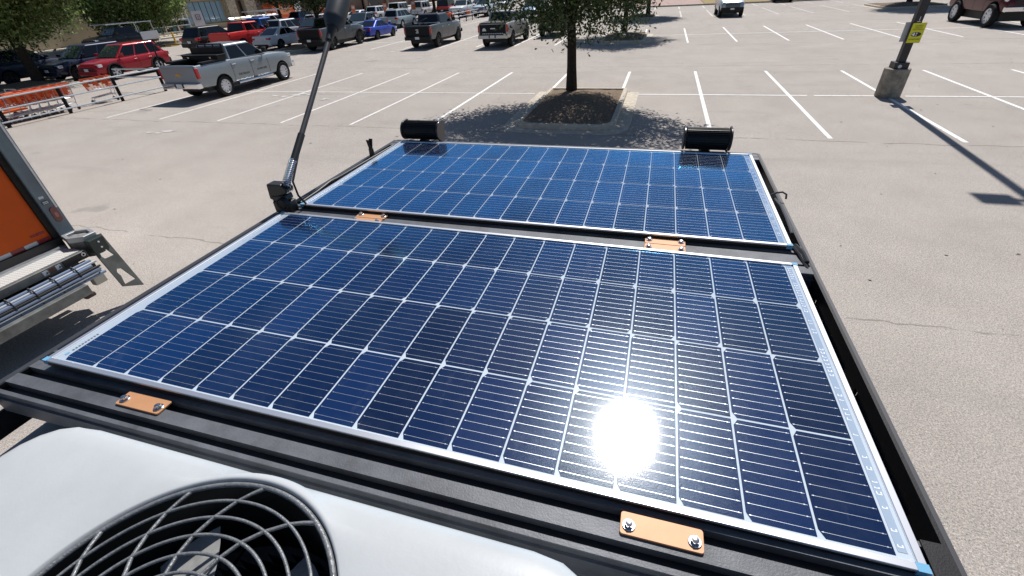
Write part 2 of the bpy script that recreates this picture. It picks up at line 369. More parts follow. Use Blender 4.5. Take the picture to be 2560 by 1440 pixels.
# lamp post ----------------------------------------------------------------------------
lp = thing('lamp_post', 'dark square lamp post on a round concrete base, carrying a yellow sign', 'lamp post', (6.955, 17.45, 0))
mb = MB(); mb.lathe([(0.335, 0.0), (0.335, 0.78), (0.33, 0.80), (0.31, 0.805)], 40); mb.build('concrete_base', CONC, lp, 40)
PB = mat('post_bronze', (0.030, 0.030, 0.034), 0.45, 0.2, 0.5, 0, (6, .3))
mb = MB(); mb.box(-0.185, 0.185, -0.185, 0.185, 0.806, 0.975); cv = mb.build('base_cover', PB, lp, 0, 0.006, 1)
mb = MB(); mb.lathe([(0.001, 0), (0.045, 0), (0.05, 0.008)], 14, frame_M((-0.045, -0.187, 0.87), (1, 0, 0), (0, 0, 1)) @ Matrix.Rotation(0, 4, 'X')); mb.build('hand_hole', WHITEP, cv, 0)
mb = MB(); mb.box(-0.10, 0.10, -0.10, 0.10, 0.97, 10.6); mb.build('pole', PB, lp, 0, 0.01, 2)
mb = MB(); mb.box(-0.82, -0.22, -0.20, 0.20, 10.45, 10.57); mb.box(-0.222, -0.101, -0.05, 0.05, 10.48, 10.55); mb.build('luminaire', PB, lp, 0)
YEL = mat('sign_yellow', (0.72, 0.70, 0.03), 0.45, 0, .4, 0, (6, .06)); INK = mat('sign_black', (0.02, 0.02, 0.018), 0.5)
mb = MB(); mb.box(-0.105, 0.225, -0.118, -0.114, 1.485, 1.985); sg = mb.build('yellow_sign', YEL, lp, 0)
mb = MB(); mb.box(-0.109, 0.229, -0.1135, -0.110, 1.481, 1.989); mb.build('sign_border', INK, sg, 0)
for body, z, s in (('CLOSED', 1.915, 0.052), ('CIRCUIT', 1.866, 0.046), ('TELEVISION', 1.822, 0.050), ('MONITORED', 1.575, 0.050)):
    text_obj('lettering', body, s, INK, sg, frame_M((0.06, -0.1195, z), (1, 0, 0), (0, 0, 1)), 0.0008)
mb = MB(); ell = [(0.06 + 0.125 * math.cos(2 * math.pi * k / 32), 1.70 + 0.058 * math.sin(2 * math.pi * k / 32)) for k in range(32)]
mb.prism(ell, 'y', -0.1195, -0.1185)
mb.prism([(0.0, 1.66), (0.03, 1.66), (0.03, 1.742), (0.0, 1.742), (-0.03, 1.70)], 'y', -0.1205, -0.1197, 1); mb.prism([(0.05, 1.652), (0.082, 1.668), (0.07, 1.70), (0.095, 1.735), (0.055, 1.748), (0.062, 1.70)], 'y', -0.1205, -0.1197, 1)
mb.prism([(-0.055, 1.70), (-0.035, 1.735), (-0.025, 1.68)], 'y', -0.1205, -0.1197, 1)
mb.build('eye_symbol', [INK, mat('sign_white', (.8, .8, .78), .5)], sg, 0)
mb = MB(); mb.box(-0.2300, -0.1025, 0.04, 0.044, 1.5, 2.0, 0, Matrix.Identity(4)); mb.build('grey_sign', mat('sign_back_grey', (.52, .53, .54), .5, .3), lp, 0)
text_obj('number', '1', 0.15, mat('number_white', (.8, .8, .8), .5), lp, frame_M((0.015, -0.1015, 2.085), (1, 0, 0), (0, 0, 1)), 0.0008)
mb = MB(); mb.box(-0.03, 0.06, -0.1022, -0.1012, 2.012, 2.024); mb.build('number_underline', MATS['number_white'], lp, 0)

# trees -----------------------------------------------------------------------------------
LEAF = m_leaf('oak_leaf', ((0.018, 0.040, 0.014), (0.045, 0.085, 0.022), (0.115, 0.155, 0.045)))
LEAF_L = m_leaf('live_oak_leaf', ((0.022, 0.045, 0.012), (0.13, 0.22, 0.055), (0.42, 0.50, 0.20)), 0.5)
def crown_mesh(name, seed, rx, ry, rz, nclus, per, leaf, spread, droop=0.0, material=None, zcut=None):
    r = np.random.RandomState(seed)
    n = nclus; d = r.normal(size=(n, 3)); d /= np.linalg.norm(d, axis=1)[:, None]
    rad = r.uniform(0.25, 1.0, n) ** 0.45
    lump = 1 + 0.16 * np.sin(3.1 * d[:, 0] + seed) * np.cos(2.7 * d[:, 1] + 1.3 * seed) + 0.12 * np.sin(5.3 * d[:, 2] + 2 * d[:, 0])
    c = d * (rad * lump)[:, None] * np.array([rx, ry, rz])
    if zcut is not None: c[:, 2] = np.where(c[:, 2] < zcut, zcut + (c[:, 2] - zcut) * 0.3, c[:, 2])
    k = np.repeat(np.arange(n), per); sz = r.uniform(0.6, 1.5, n)[k]
    off = r.normal(size=(n * per, 3)) * spread * sz[:, None]; off[:, 2] *= 0.7
    if droop:
        low = np.clip(-(c[k, 2] / rz), 0, 1); off[:, 2] -= np.abs(r.normal(size=n * per)) * droop * low
    p = c[k] + off; N = len(p)
    a = r.normal(size=(N, 3)); a /= np.linalg.norm(a, axis=1)[:, None]
    b = np.cross(a, r.normal(size=(N, 3))); b /= np.linalg.norm(b, axis=1)[:, None]
    L = leaf * r.uniform(0.6, 1.3, N)[:, None]
    V = np.stack([p - a * L, p + b * L * .45, p + a * L, p - b * L * .45], 1).reshape(-1, 3)
    me = bpy.data.meshes.new(name); me.vertices.add(len(V)); me.vertices.foreach_set('co', V.ravel())
    me.loops.add(4 * N); me.loops.foreach_set('vertex_index', np.arange(4 * N)); me.polygons.add(N)
    me.polygons.foreach_set('loop_start', np.arange(0, 4 * N, 4)); me.polygons.foreach_set('loop_total', np.full(N, 4))
    me.materials.append(material or LEAF); me.update(); me.validate(); return me
def trunk_mesh(seed, h, r0, bh, spread, lean=(0, 0), nb=8):
    rr = random.Random(seed); mb = MB()
    pts = [(0, 0, -0.05), (rr.uniform(-.02, .02), 0, bh * .35), (lean[0] * bh * .6, lean[1] * bh * .6, bh * .75), (lean[0] * bh, lean[1] * bh, bh), (lean[0] * bh * 1.3 + .05, lean[1] * bh * 1.3, h * .62), (lean[0] * h, lean[1] * h, h * .9)]
    mb.tube(pts, [r0 * 1.25, r0, r0 * .92, r0 * .85, r0 * .5, r0 * .12], 14)
    for i in range(nb):
        a = 2 * math.pi * (i + rr.uniform(-.25, .25)) / nb; z0 = bh * rr.uniform(.9, 1.25); z0 = min(z0, h * .6); bx, by = lean[0] * z0, lean[1] * z0
        L = spread * rr.uniform(.65, .95); dz = (h - z0) * rr.uniform(.2, .75)
        p1 = (bx + math.cos(a) * L * .3, by + math.sin(a) * L * .3, z0 + dz * .55); p2 = (bx + math.cos(a + .15) * L * .65, by + math.sin(a + .15) * L * .65, z0 + dz * .85); p3 = (bx + math.cos(a) * L, by + math.sin(a) * L, z0 + dz)
        mb.tube([(bx, by, z0 - .05), p1, p2, p3], [r0 * .5, r0 * .34, r0 * .2, r0 * .05], 8)
        for q in range(3):
            b = a + rr.uniform(-1, 1); l2 = L * rr.uniform(.25, .45); s = (p1, p2)[q % 2]
            mb.tube([s, (s[0] + math.cos(b) * l2 * .5, s[1] + math.sin(b) * l2 * .5, s[2] + l2 * .2), (s[0] + math.cos(b) * l2, s[1] + math.sin(b) * l2, s[2] + l2 * rr.uniform(-.1, .4))], [r0 * .2, r0 * .12, r0 * .03], 6)
    return mb.mesh('trunk', BARK, 60)
def tree(label, loc, crown, trunk, cz, rz=0, sc=1.0, group='oak trees in the lot', off=(0, 0)):
    t = thing('oak_tree', label, 'tree', loc, rz, group); t.scale = (sc, sc, sc)
    o = bpy.data.objects.new('crown', crown); C.objects.link(o); o.parent = t; o.location = (off[0], off[1], cz)
    o = bpy.data.objects.new('trunk', trunk); C.objects.link(o); o.parent = t
    return t
c_main = crown_mesh('crown_main', 11, 3.9, 2.0, 2.3, 1050, 50, 0.066, 0.22, 0.26)
k_main = trunk_mesh(4, 6.4, 0.165, 2.0, 2.6, (-0.025, 0), 9)
tree('nearest oak tree, rising from the mulch island beyond the panels', (-2.9, 17.1, 0.26), c_main, k_main, 4.45, 0, 1, 'oak trees in the lot', (.3, -.35))
c_b = crown_mesh('crown_b', 23, 3.1, 2.9, 2.3, 620, 64, 0.088, 0.26, 0.35); k_b = trunk_mesh(9, 6.0, 0.17, 2.0, 2.6, (0.02, 0), 8)
tree('oak tree directly behind the nearest tree, on the second island', (-2.55, 36.4, 0.25), c_b, k_b, 4.3)
tree('far oak tree behind the two centre trees, on the third island', (-1.6, 53.2, 0.2), c_b, k_b, 4.5, 2.1, 1.1)
tree('oak at top right behind the lamp post, only its trunk foot showing', (20.6, 54.6, 0.2), c_b, k_b, 4.6, 1.0, 1.15)
c_l = crown_mesh('crown_l', 31, 5.2, 4.6, 3.0, 1700, 80, 0.10, 0.27, 0.45, LEAF_L); k_l = trunk_mesh(14, 7.0, 0.26, 2.2, 3.6, (-0.02, 0.0), 9)
tree('big oak at the far left edge, leaning over the cart corral', (-33.8, 18.9, 0.1), c_l, k_l, 5.95)
tree('broad oak shading the black truck in front of the store', (-51.5, 40.3, 0.1), c_l, k_l, 4.9, 2.4, 1.28)
tree('oak between the white sedan and the black pickup, trunk crossing the maroon SUV', (-27.2, 36.3, 0.1), c_b, trunk_mesh(9, 6.0, 0.17, 2.0, 2.6, (-0.03, 0), 8), 5.0, 0.6, 1.05)
tree('oak in front of the orange store display', (-47.5, 56.0, 0.1), c_b, k_b, 4.7, 3.3, 1.15)
tree('oak left of the blue car near the store wall', (-45.0, 60.5, 0.1), c_b, k_b, 4.7, 5.1, 1.15)
tree('oak with a dark thick trunk behind the grey pickup', (-27.6, 60.0, 0.1), c_b, k_b, 4.9, 4.0, 1.2)
tree('farthest oak, beside the store entrance', (-38.0, 95.0, 0.1), c_b, k_b, 4.9, 0.9, 1.4)

# cart corral -------------------------------------------------------------------------------
GAL = mat('rail_galvanised', (0.55, 0.60, 0.64), 0.35, 0.75, .5, 0, (10, .15)); POSTB = mat('post_black', (0.008, 0.009, 0.011), 0.6, 0, .2)
def corral(label, x0, x1, ys, sides=(1, 1)):
    t = thing('cart_corral', label, 'cart corral', ((x0 + x1) / 2, (ys[0] + ys[-1]) / 2, 0), 0, 'pipe rail cart corrals'); ox, oy = t.location.x, t.location.y
    for x, on in ((x1, sides[1]), (x0, sides[0])):
        if not on: continue
        for y in ys:
            mb = MB(); mb.tube([(x - ox, y - oy, 0), (x - ox, y - oy, 1.0)], 0.066, 12); mb.build('post', POSTB, t)
        for z in (0.98, 0.62, 0.2):
            mb = MB(); mb.tube([(x - ox + 0.055, ys[0] - oy - .1, z), (x - ox + 0.055, ys[-1] - oy + .1, z)], 0.03, 10); mb.build('rail', GAL, t)
    mb = MB()
    for z in (0.98, 0.62): mb.tube([(x0 - ox, ys[-1] - oy, z), (x1 - ox, ys[-1] - oy, z)], 0.03, 10)
    mb.build('end_rail', GAL, t)
    return t
corral('near cart corral at left with black posts and pale pipe rails', -25.6, -22.75, [6.6, 8.8, 11.0, 13.15, 15.35, 17.5], (0, 1))
corral('far cart corral beyond the grey pickup', -24.6, -22.0, [52.0, 54.1, 56.2, 58.2, 60.3])
ORANGE = mat('cart_orange', (0.72, 0.13, 0.022), 0.4, 0, .5, .2, (6, .12))
def cart_parts():
    fr = MB()
    for s in (-1, 1):
        fr.tube([(s * .24, -.38, .12), (s * .24, -.34, .30), (s * .20, .42, .22), (s * .16, .46, .12)], 0.014, 6)
        fr.tube([(s * .24, -.36, .25), (s * .25, -.42, .55), (s * .25, -.46, .98)], 0.014, 6)
        fr.tube([(s * .24, -.36, .48), (s * .2, .30, .55)], 0.012, 6)
    fr.tube([(-.24, -.34, .30), (.24, -.34, .30)], 0.012, 6); fr.tube([(-.2, .42, .22), (.2, .42, .22)], 0.012, 6)
    for i in range(6): fr.tube([(-.2 + .08 * i, -.33, .30), (-.17 + .068 * i, .42, .225)], 0.006, 5)
    bk = MB()
    def P(u, v, s):       # basket side wall: u along length, v up
        y = -.42 + u * (.86 + .10 * v); wx = (.20 + .06 * v) * (1 - .16 * u); return (s * wx, y, .50 + .46 * v + .03 * (1 - u) * v)
    for s in (-1, 1):
        for i in range(9): bk.tube([P(i / 8, 0, s), P(i / 8, 1, s)], 0.006, 4)
        for v in (0, .2, .4, .6, .8, 1): bk.tube([P(0, v, s), P(1, v, s)], 0.0075 if v < 1 else 0.014, 5)
        for i in range(8):
            if i % 3 == 1: bk.add([P(i / 8, .35, s), P((i + 1) / 8, .35, s), P((i + 1) / 8, .9, s), P(i / 8, .9, s)], [(0, 1, 2, 3)])
    for u in (0, 1):
        for v in (0, .25, .5, .75, 1): bk.tube([P(u, v, -1), P(u, v, 1)], 0.007, 4)
        for i in range(7):
            k = -1 + i / 3; a, b = P(u, 0, 1), P(u, 1, 1); bk.tube([(a[0] * k, a[1], a[2]), (b[0] * k, b[1], b[2])], 0.006, 4)
    for i in range(9): bk.tube([P(i / 8, 0, -1), P(i / 8, 0, 1)], 0.006, 4)
    seat = MB(); seat.box(-.17, .17, -.30, -.27, .60, .95); seat.box(-.18, .18, -.41, -.28, .66, .68)
    hd = MB(); hd.tube([(-.27, -.48, 1.0), (.27, -.48, 1.0)], 0.022, 8)
    wh = []
    for x, y in ((-.23, -.37), (.23, -.37), (-.15, .46), (.15, .46)):
        m = MB(); m.lathe([(.03, -.014), (.062, -.014), (.065, 0), (.062, .014), (.03, .014)], 14, Matrix.Translation((x, y, .065)) @ Matrix.Rotation(math.pi / 2, 4, 'Y')); wh.append(m)
    return fr, bk, seat, hd, wh
def make_cart(label):
    t = thing('shopping_cart', label, 'shopping cart', (0, 0, 0), 0, 'orange shopping carts'); fr, bk, seat, hd, wh = cart_parts()
    fr.build('frame', GALV, t); bk.build('basket', ORANGE, t); seat.build('seat_flap', ORANGE, t, 0); hd.build('handle', ORANGE, t)
    for m in wh: m.build('wheel', BLACK, t)
    return t
cart0 = make_cart('nested orange shopping cart in a row inside the near corral'); n_c = 0
NEST = 'nested orange shopping cart in a row inside the near corral'
def put_cart(x, y, rz, label, z=0):
    global n_c
    c = cart0 if n_c == 0 else copy_tree(cart0); n_c += 1
    c.location = (x, y, z); c.rotation_euler = (0, 0, rz); c['label'] = label
for i in range(15): put_cart(-23.45 + .03 * math.sin(i * 2.1), 6.9 + .30 * i, math.pi + .04 * math.sin(i), NEST)
for i in range(13): put_cart(-24.45 + .04 * math.sin(i * 1.7), 7.6 + .30 * i, math.pi + .03, NEST)
for i in range(6): put_cart(-23.5 + .02 * i, 11.8 + .32 * i, math.pi + .05, NEST)
put_cart(-23.6, 15.25, math.pi - .35, 'single orange shopping cart standing apart at the far end of the near corral')
for i in range(4): put_cart(-22.9, 52.6 + .34 * i, math.pi, 'nested orange shopping cart inside the far corral')
put_cart(-22.7, 58.6, math.pi + .2, 'lone orange shopping cart by the far end of the far corral')
fc = thing('flatbed_cart', 'orange flatbed lumber cart with pale uprights, behind the nested shopping carts', 'flatbed cart', (-24.6, 11.9, 0), math.pi)
mb = MB(); mb.box(-.35, .35, -.75, .75, .26, .32); mb.build('deck', ORANGE, fc, 0)
for y in (-.7, .7):
    mb = MB(); mb.tube([(-.32, y, .3), (-.32, y * 1.05, 1.0), (.32, y * 1.05, 1.0), (.32, y, .3)], .018, 8); mb.build('upright', GALV, fc)
for x, y in ((-.28, -.6), (.28, -.6), (-.28, .6), (.28, .6)):
    mb = MB(); mb.lathe([(.03, -.02), (.09, -.02), (.095, 0), (.09, .02), (.03, .02)], 14, Matrix.Translation((x, y, .095)) @ Matrix.Rotation(math.pi / 2, 4, 'Y')); mb.build('wheel', BLACK, fc)

# store ---------------------------------------------------------------------------------------
XS = -60.0
STUCCO = mat('stucco_tan', (0.42, 0.36, 0.27), .9, 0, .2, 0, (.9, .1)); STONE = None
def m_stone():
    m, t, p = nodes_of('rubble_stone'); v = noise(t, 2.6, vec=worldpos(t), kind='ShaderNodeTexVoronoi'); e = t.nodes.new('ShaderNodeTexVoronoi'); e.feature = 'DISTANCE_TO_EDGE'; e.inputs['Scale'].default_value = 2.6
    t.links.new(worldpos(t), e.inputs['Vector'])
    c = ramp(t, [(0, (.40, .34, .25)), (.5, (.52, .46, .36)), (1, (.34, .28, .21))], v.outputs['Color']).outputs[0]
    t.links.new(mix(t, ramp(t, [(.02, (0, 0, 0)), (.06, (1, 1, 1))], e.outputs[0]).outputs[0], (.22, .19, .15), c), p.inputs['Base Color']); p.inputs['Roughness'].default_value = .95
    return m
STONE = m_stone(); BROWN = mat('stucco_brown', (0.19, 0.15, 0.125), .9, 0, .2, 0, (.6, .15)); BLUEP = mat('blue_grey_glazing', (0.20, 0.34, 0.46), .35, 0, .5, .3, (.7, .08))
st = thing('store_building', 'long tan and brown store facade along the left edge of the lot', 'store', (XS, 70, 0))
def sw(name, y0, y1, z0, z1, m, d0=0.0, d1=0.25, parent=None):
    b = MB(); b.box(d0, d1, y0 - 70, y1 - 70, z0, z1); return b.build(name, m, parent or st, 0)
sw('wall', -5, 65.2, 0, 9, STUCCO, -12, 0); sw('wall', 65.2, 190, 0, 9, BROWN, -12, -0.3)
gl = sw('glazed_panel', 54.1, 59.6, 1.0, 3.35, BLUEP, 0.005, 0.06)
for k in range(1, 6): sw('mullion', 54.1 + k * .917 - .03, 54.1 + k * .917 + .03, 1.0, 3.35, BLACKM, 0.062, 0.09, gl)
sw('lower_panel', 52.5, 54.0, 0.9, 1.75, BLUEP, 0.005, 0.06); sw('lintel', 53.2, 60.0, 3.5, 3.8, STUCCO, 0.003, .4); sw('plinth', 45, 60.0, 0.0, .8, mat('plinth_stone', (.44, .37, .27), .9), 0.002, .2)
sw('pilaster', 60.0, 61.6, 0, 8.5, STONE, 0.002, .7); sw('pilaster', 63.3, 65.4, 0, 8.5, STONE, 0.002, .7); sw('pilaster', 43.6, 45.6, 0, 8.5, STONE, 0.002, .6)
dr = sw('doorway', 61.62, 63.28, 0.02, 3.3, mat('door_brown', (.16, .085, .04), .5), 0.004, .1); sw('door_shadow_gap', 62.7, 63.2, .1, 3.2, BLACK, 0.102, .12, dr)
for i, y in enumerate(range(78, 150, 9)): sw('store_pilaster', y, y + 1.2, 0, 8, mat('pilaster_brown', (.25, .19, .15), .9), -.295, .3)
sw('entrance', 96, 103, 0, 4.2, BLACK, -.29, .02); sw('entrance', 118, 126, 0, 4.2, BLACK, -.29, .02)
sw('canopy', 94, 128, 4.4, 5.4, mat('sign_orange', (.70, .14, .03), .5), -.29, 1.6)
# goods set out along the front
def rack_thing(name, label, cat, x, y, group=None): return thing(name, label, cat, (x, y, .14), 0, group)
GR = 'merchandise along the store front'
d = rack_thing('display_shed', 'orange merchandise display between trees at the store front', 'display', -58.3, 69.3)
b = MB(); b.box(-.8, .8, -2.8, 2.2, 0, 2.5); b.build('body', mat('display_orange', (.66, .11, .03), .5, 0, .4, 0, (2, .15)), d, 0)
b = MB(); b.box(.802, .85, -2.2, 1.2, .9, 2.1); b.build('banner', mat('banner_pale', (.72, .28, .14), .6), d, 0)
for y in (2.3, 3.6):
    b = MB(); b.box(-.4, .4, y, y + .9, 0, 2.6); b.build('post_panel', WHITEP, d, 0)
for i, (y, z) in enumerate(((84.5, 0), (88.5, 0))):
    d = rack_thing('barrier', ('orange slatted barrier left of the white hatchback', 'orange slatted barrier right of the first, by the whip antenna head')[i], 'barrier', -56.6, y - 8, 'orange barriers by the store')
    for q in range(3):
        b = MB(); b.box(-.05, .05, -1.6, 1.6, .2 + q * .5, .55 + q * .5); b.build('slat', MATS['display_orange'], d, 0)
    for yy in (-1.5, 1.5):
        b = MB(); b.box(-.08, .08, yy - .06, yy + .06, 0, 1.7); b.build('post', GALV, d, 0)
gs = rack_thing('garden_rack', 'white framed shelving with dark goods at the store front, behind the yellow bollards', 'shelving', -57.6, 48.6)
for y in (-3, -1.2, .6, 2.4):
    b = MB(); b.box(-.4, -.32, y, y + .09, 0, 3.1); b.box(.32, .4, y, y + .09, 0, 3.1); b.build('upright', WHITEP, gs, 0)
for z in (.35, .95, 1.55):
    b = MB(); b.box(-.4, .4, -3, 2.5, z, z + .06); b.build('shelf', WHITEP, gs, 0)
for i in range(8):
    y = -2.8 + i * .66; b = MB(); b2 = MB(); [b.box(-.3, .3, y, y + .5, .412, .40 + .3 + .15 * (i % 3)), b2.box(-.3, .3, y + .05, y + .5, 1.012, 1.4), b2.build('goods', BLACK, gs, 0)]; b.build('goods', (BLACK, mat('goods_teal', (.05, .16, .19), .6), mat('goods_brown', (.2, .12, .08), .7))[i % 3], gs, 0)
sb = rack_thing('sign_board', 'grey notice board with a white number beside the blue glazed panels', 'sign', -57.0, 52.3)
b = MB(); b.box(-.05, .05, -.75, .75, .7, 2.3); b.build('board', mat('board_grey', (.45, .45, .50), .6), sb, 0); b = MB(); b.box(.052, .06, -.38, .38, 1.35, 1.95); b.build('panel', mat('board_mauve', (.16, .13, .22), .6), sb, 0)
b = MB(); b.box(-.04, .04, -.6, -.5, 0, .7); b.box(-.04, .04, .5, .6, 0, .7); b.build('legs', GALV, sb, 0)
text_obj('number', '52', .5, WHITEP, sb, frame_M((.063, 0, 1.65), (0, 1, 0), (0, 0, 1)), .002)
for i in range(9):
    y = 57.2 + i * 1.05; d = rack_thing('grill', 'black barbecue grill with a pale lid in a row below the blue glazed panels', 'grill', -56.8, y, 'grills lined up at the store front')
    b = MB(); b.box(-.3, .3, -.42, .42, .1, .85); b.build('cabinet', BLACK, d, 0)
    b = MB(); b.prism([(-.3, .86), (.3, .86), (.28, 1.08), (.12, 1.22), (-.12, 1.22), (-.28, 1.08)], 'y', -.4, .4); b.build('lid', (STEEL, mat('lid_yellowish', (.62, .55, .33), .4), WHITEP)[i % 3], d, 0)
YB_ = mat('bollard_yellow', (.72, .46, .04), .5)
for i, (x, y) in enumerate(((-47.6, 36.7), (-46.0, 38.6))):
    b = MB(); b.lathe([(.08, 0), (.08, 1.05), (.06, 1.11), (.02, 1.13)], 14); o = b.build('bollard', YB_, None); o.location = (x, y, 0)
    tag(o, ('yellow bollard seen just past the red SUV roof', 'yellow bollard standing clear, left of the black SUV')[i], 'bollard', 'yellow bollards')
b = MB(); b.box(-48.5, -45.2, 37.3, 38.2, 0, .16); o = b.build('kerb_stop', YB_, None, 0); tag(o, 'yellow painted kerb at the foot of the bollards', 'kerb')

# ------------------------------------------------------------------ vehicles (local x forward, y to the left, origin midway between the axles)
TRIM = mat('black_trim', (0.02, 0.02, 0.021), 0.6); SEAM = mat('panel_gap', (0.01, 0.01, 0.01), 0.8, 0, .1)
ALLOY = mat('alloy_wheel', (0.74, 0.75, 0.77), 0.35, 0.15); DARKRIM = mat('dark_wheel', (0.05, 0.05, 0.055), 0.35, 0.5)
SEC = [(0.0, 0), (.80, 0), (.94, .06), (.985, .22), (1.0, .45), (.995, .68), (.975, .86), (.93, .96), (.86, 1.0), (.45, 1.018), (0, 1.024)]
TY = dict(
    pickup=dict(wb=3.7, r=.41, tw=.27, W=2.03, st=[(-3.05, .62, 1.32, .93), (-3.0, .50, 1.36, .985), (-2.3, .46, 1.37, 1.0), (-1.2, .42, 1.37, 1.0), (-.2, .40, 1.33, 1.0), (.9, .40, 1.30, 1.0), (1.2, .42, 1.30, .995), (1.9, .44, 1.27, .98), (2.45, .46, 1.22, .93), (2.72, .50, 1.10, .86), (2.80, .56, .95, .80)],
        gh=[1.12, .30, -1.05, -1.22, 1.30, 1.92, .93, .76], bed=(-2.92, -1.30), win=[(.04, .50), (.54, .94)], seams=(.95, -.12, -1.22)),
    suv=dict(wb=2.7, r=.36, tw=.23, W=1.87, st=[(-2.32, .58, .98, .84), (-2.25, .42, 1.05, .93), (-1.9, .36, 1.08, .985), (-1.0, .32, 1.06, 1.0), (0, .30, 1.04, 1.0), (.75, .30, 1.03, 1.0), (1.1, .31, 1.02, .99), (1.7, .34, .96, .95), (2.1, .38, .88, .87), (2.25, .46, .74, .78)],
        gh=[1.02, .15, -1.75, -2.18, 1.03, 1.66, .90, .70], bed=None, win=[(.03, .35), (.38, .66), (.69, .93)], seams=(.8, -.22, -1.15)),
    sedan=dict(wb=2.72, r=.33, tw=.22, W=1.80, st=[(-2.36, .52, .90, .80), (-2.28, .40, .97, .90), (-1.9, .34, .98, .97), (-1.0, .28, .96, 1.0), (0, .26, .93, 1.0), (.8, .26, .91, 1.0), (1.2, .28, .89, .985), (1.8, .30, .82, .94), (2.15, .34, .74, .86), (2.3, .42, .62, .76)],
        gh=[1.05, .10, -.72, -1.78, .93, 1.41, .90, .64], bed=None, win=[(.07, .47), (.50, .82)], seams=(.75, -.2, -1.1)),
    jeep=dict(wb=2.5, r=.41, tw=.27, W=1.80, st=[(-1.95, .62, 1.10, .92), (-1.88, .55, 1.14, .95), (-1.0, .55, 1.14, .95), (0, .52, 1.13, .95), (.7, .52, 1.12, .93), (1.1, .54, 1.13, .82), (1.7, .56, 1.12, .76), (1.82, .62, 1.08, .74)],
        gh=[.62, .42, -1.80, -1.90, 1.13, 1.83, .90, .80], bed=None, win=[(.04, .35), (.38, .66), (.69, .95)], seams=(.55, -.25, -1.0)))
def wheel(parent, x, y, r, tw, rimm, spokes, side):
    M = Matrix.Translation((x, y, r)) @ Matrix.Rotation(-side * math.pi / 2, 4, 'X')
    t = tw / 2; ri = r * .64
    mb = MB(); mb.lathe([(ri * .98, -t * .9), (r * .93, -t), (r * .985, -t * .8), (r, -t * .4), (r, t * .4), (r * .985, t * .8), (r * .93, t), (ri * 1.04, t * .95), (ri, t * .8)], 28, M, 0, True)
    w = mb.build('wheel', RUBBER, parent, 40)
    mb = MB(); mb.lathe([(.02, -t * .3), (ri * .97, -t * .3), (ri * 1.0, t * .55), (ri * 1.01, t * .90), (ri * .95, t * .92), (ri * .90, t * .45), (ri * .86, t * .1), (.03, t * .1)], 28, M, 1)
    mb.lathe([(ri * .2, t * .1), (ri * .2, t * .72), (ri * .14, t * .8), (.005, t * .82)], 14, M)
    mb.lathe([(ri * .9, t * .5), (ri * 1.02, t * .93), (ri * .99, t * .97), (ri * .86, t * .6)], 28, M, 0, True)
    for k in range(spokes):
        a = 2 * math.pi * k / spokes; Ms = M @ Matrix.Rotation(a, 4, 'Z'); h = ri * (.17 if spokes < 8 else .20)
        mb.add([Ms @ Vector(v) for v in ((ri * .12, -h * .8, t * .72), (ri * .12, h * .8, t * .72), (ri * .95, h * .7, t * .62), (ri * .95, -h * .7, t * .62), (ri * .12, -h * .8, t * .3), (ri * .12, h * .8, t * .3), (ri * .95, h * .7, t * .2), (ri * .95, -h * .7, t * .2))],
               [(0, 1, 2, 3), (0, 4, 5, 1), (1, 5, 6, 2), (2, 6, 7, 3), (3, 7, 4, 0), (7, 6, 5, 4)])
    mb.build('rim', [rimm, mat('rim_recess', (.16, .16, .17), .5, .2) if rimm is ALLOY else DARKRIM], w, 40)
    return w
def apply_mods(o):
    dg = bpy.context.evaluated_depsgraph_get(); me = bpy.data.meshes.new_from_object(o.evaluated_get(dg)); old = o.data; o.modifiers.clear(); o.data = me; bpy.data.meshes.remove(old)
def interp(st, x, k):
    if x <= st[0][0]: return st[0][k]
    for a, b in zip(st, st[1:]):
        if x <= b[0]: q = (x - a[0]) / (b[0] - a[0]); return a[k] + (b[k] - a[k]) * q
    return st[-1][k]
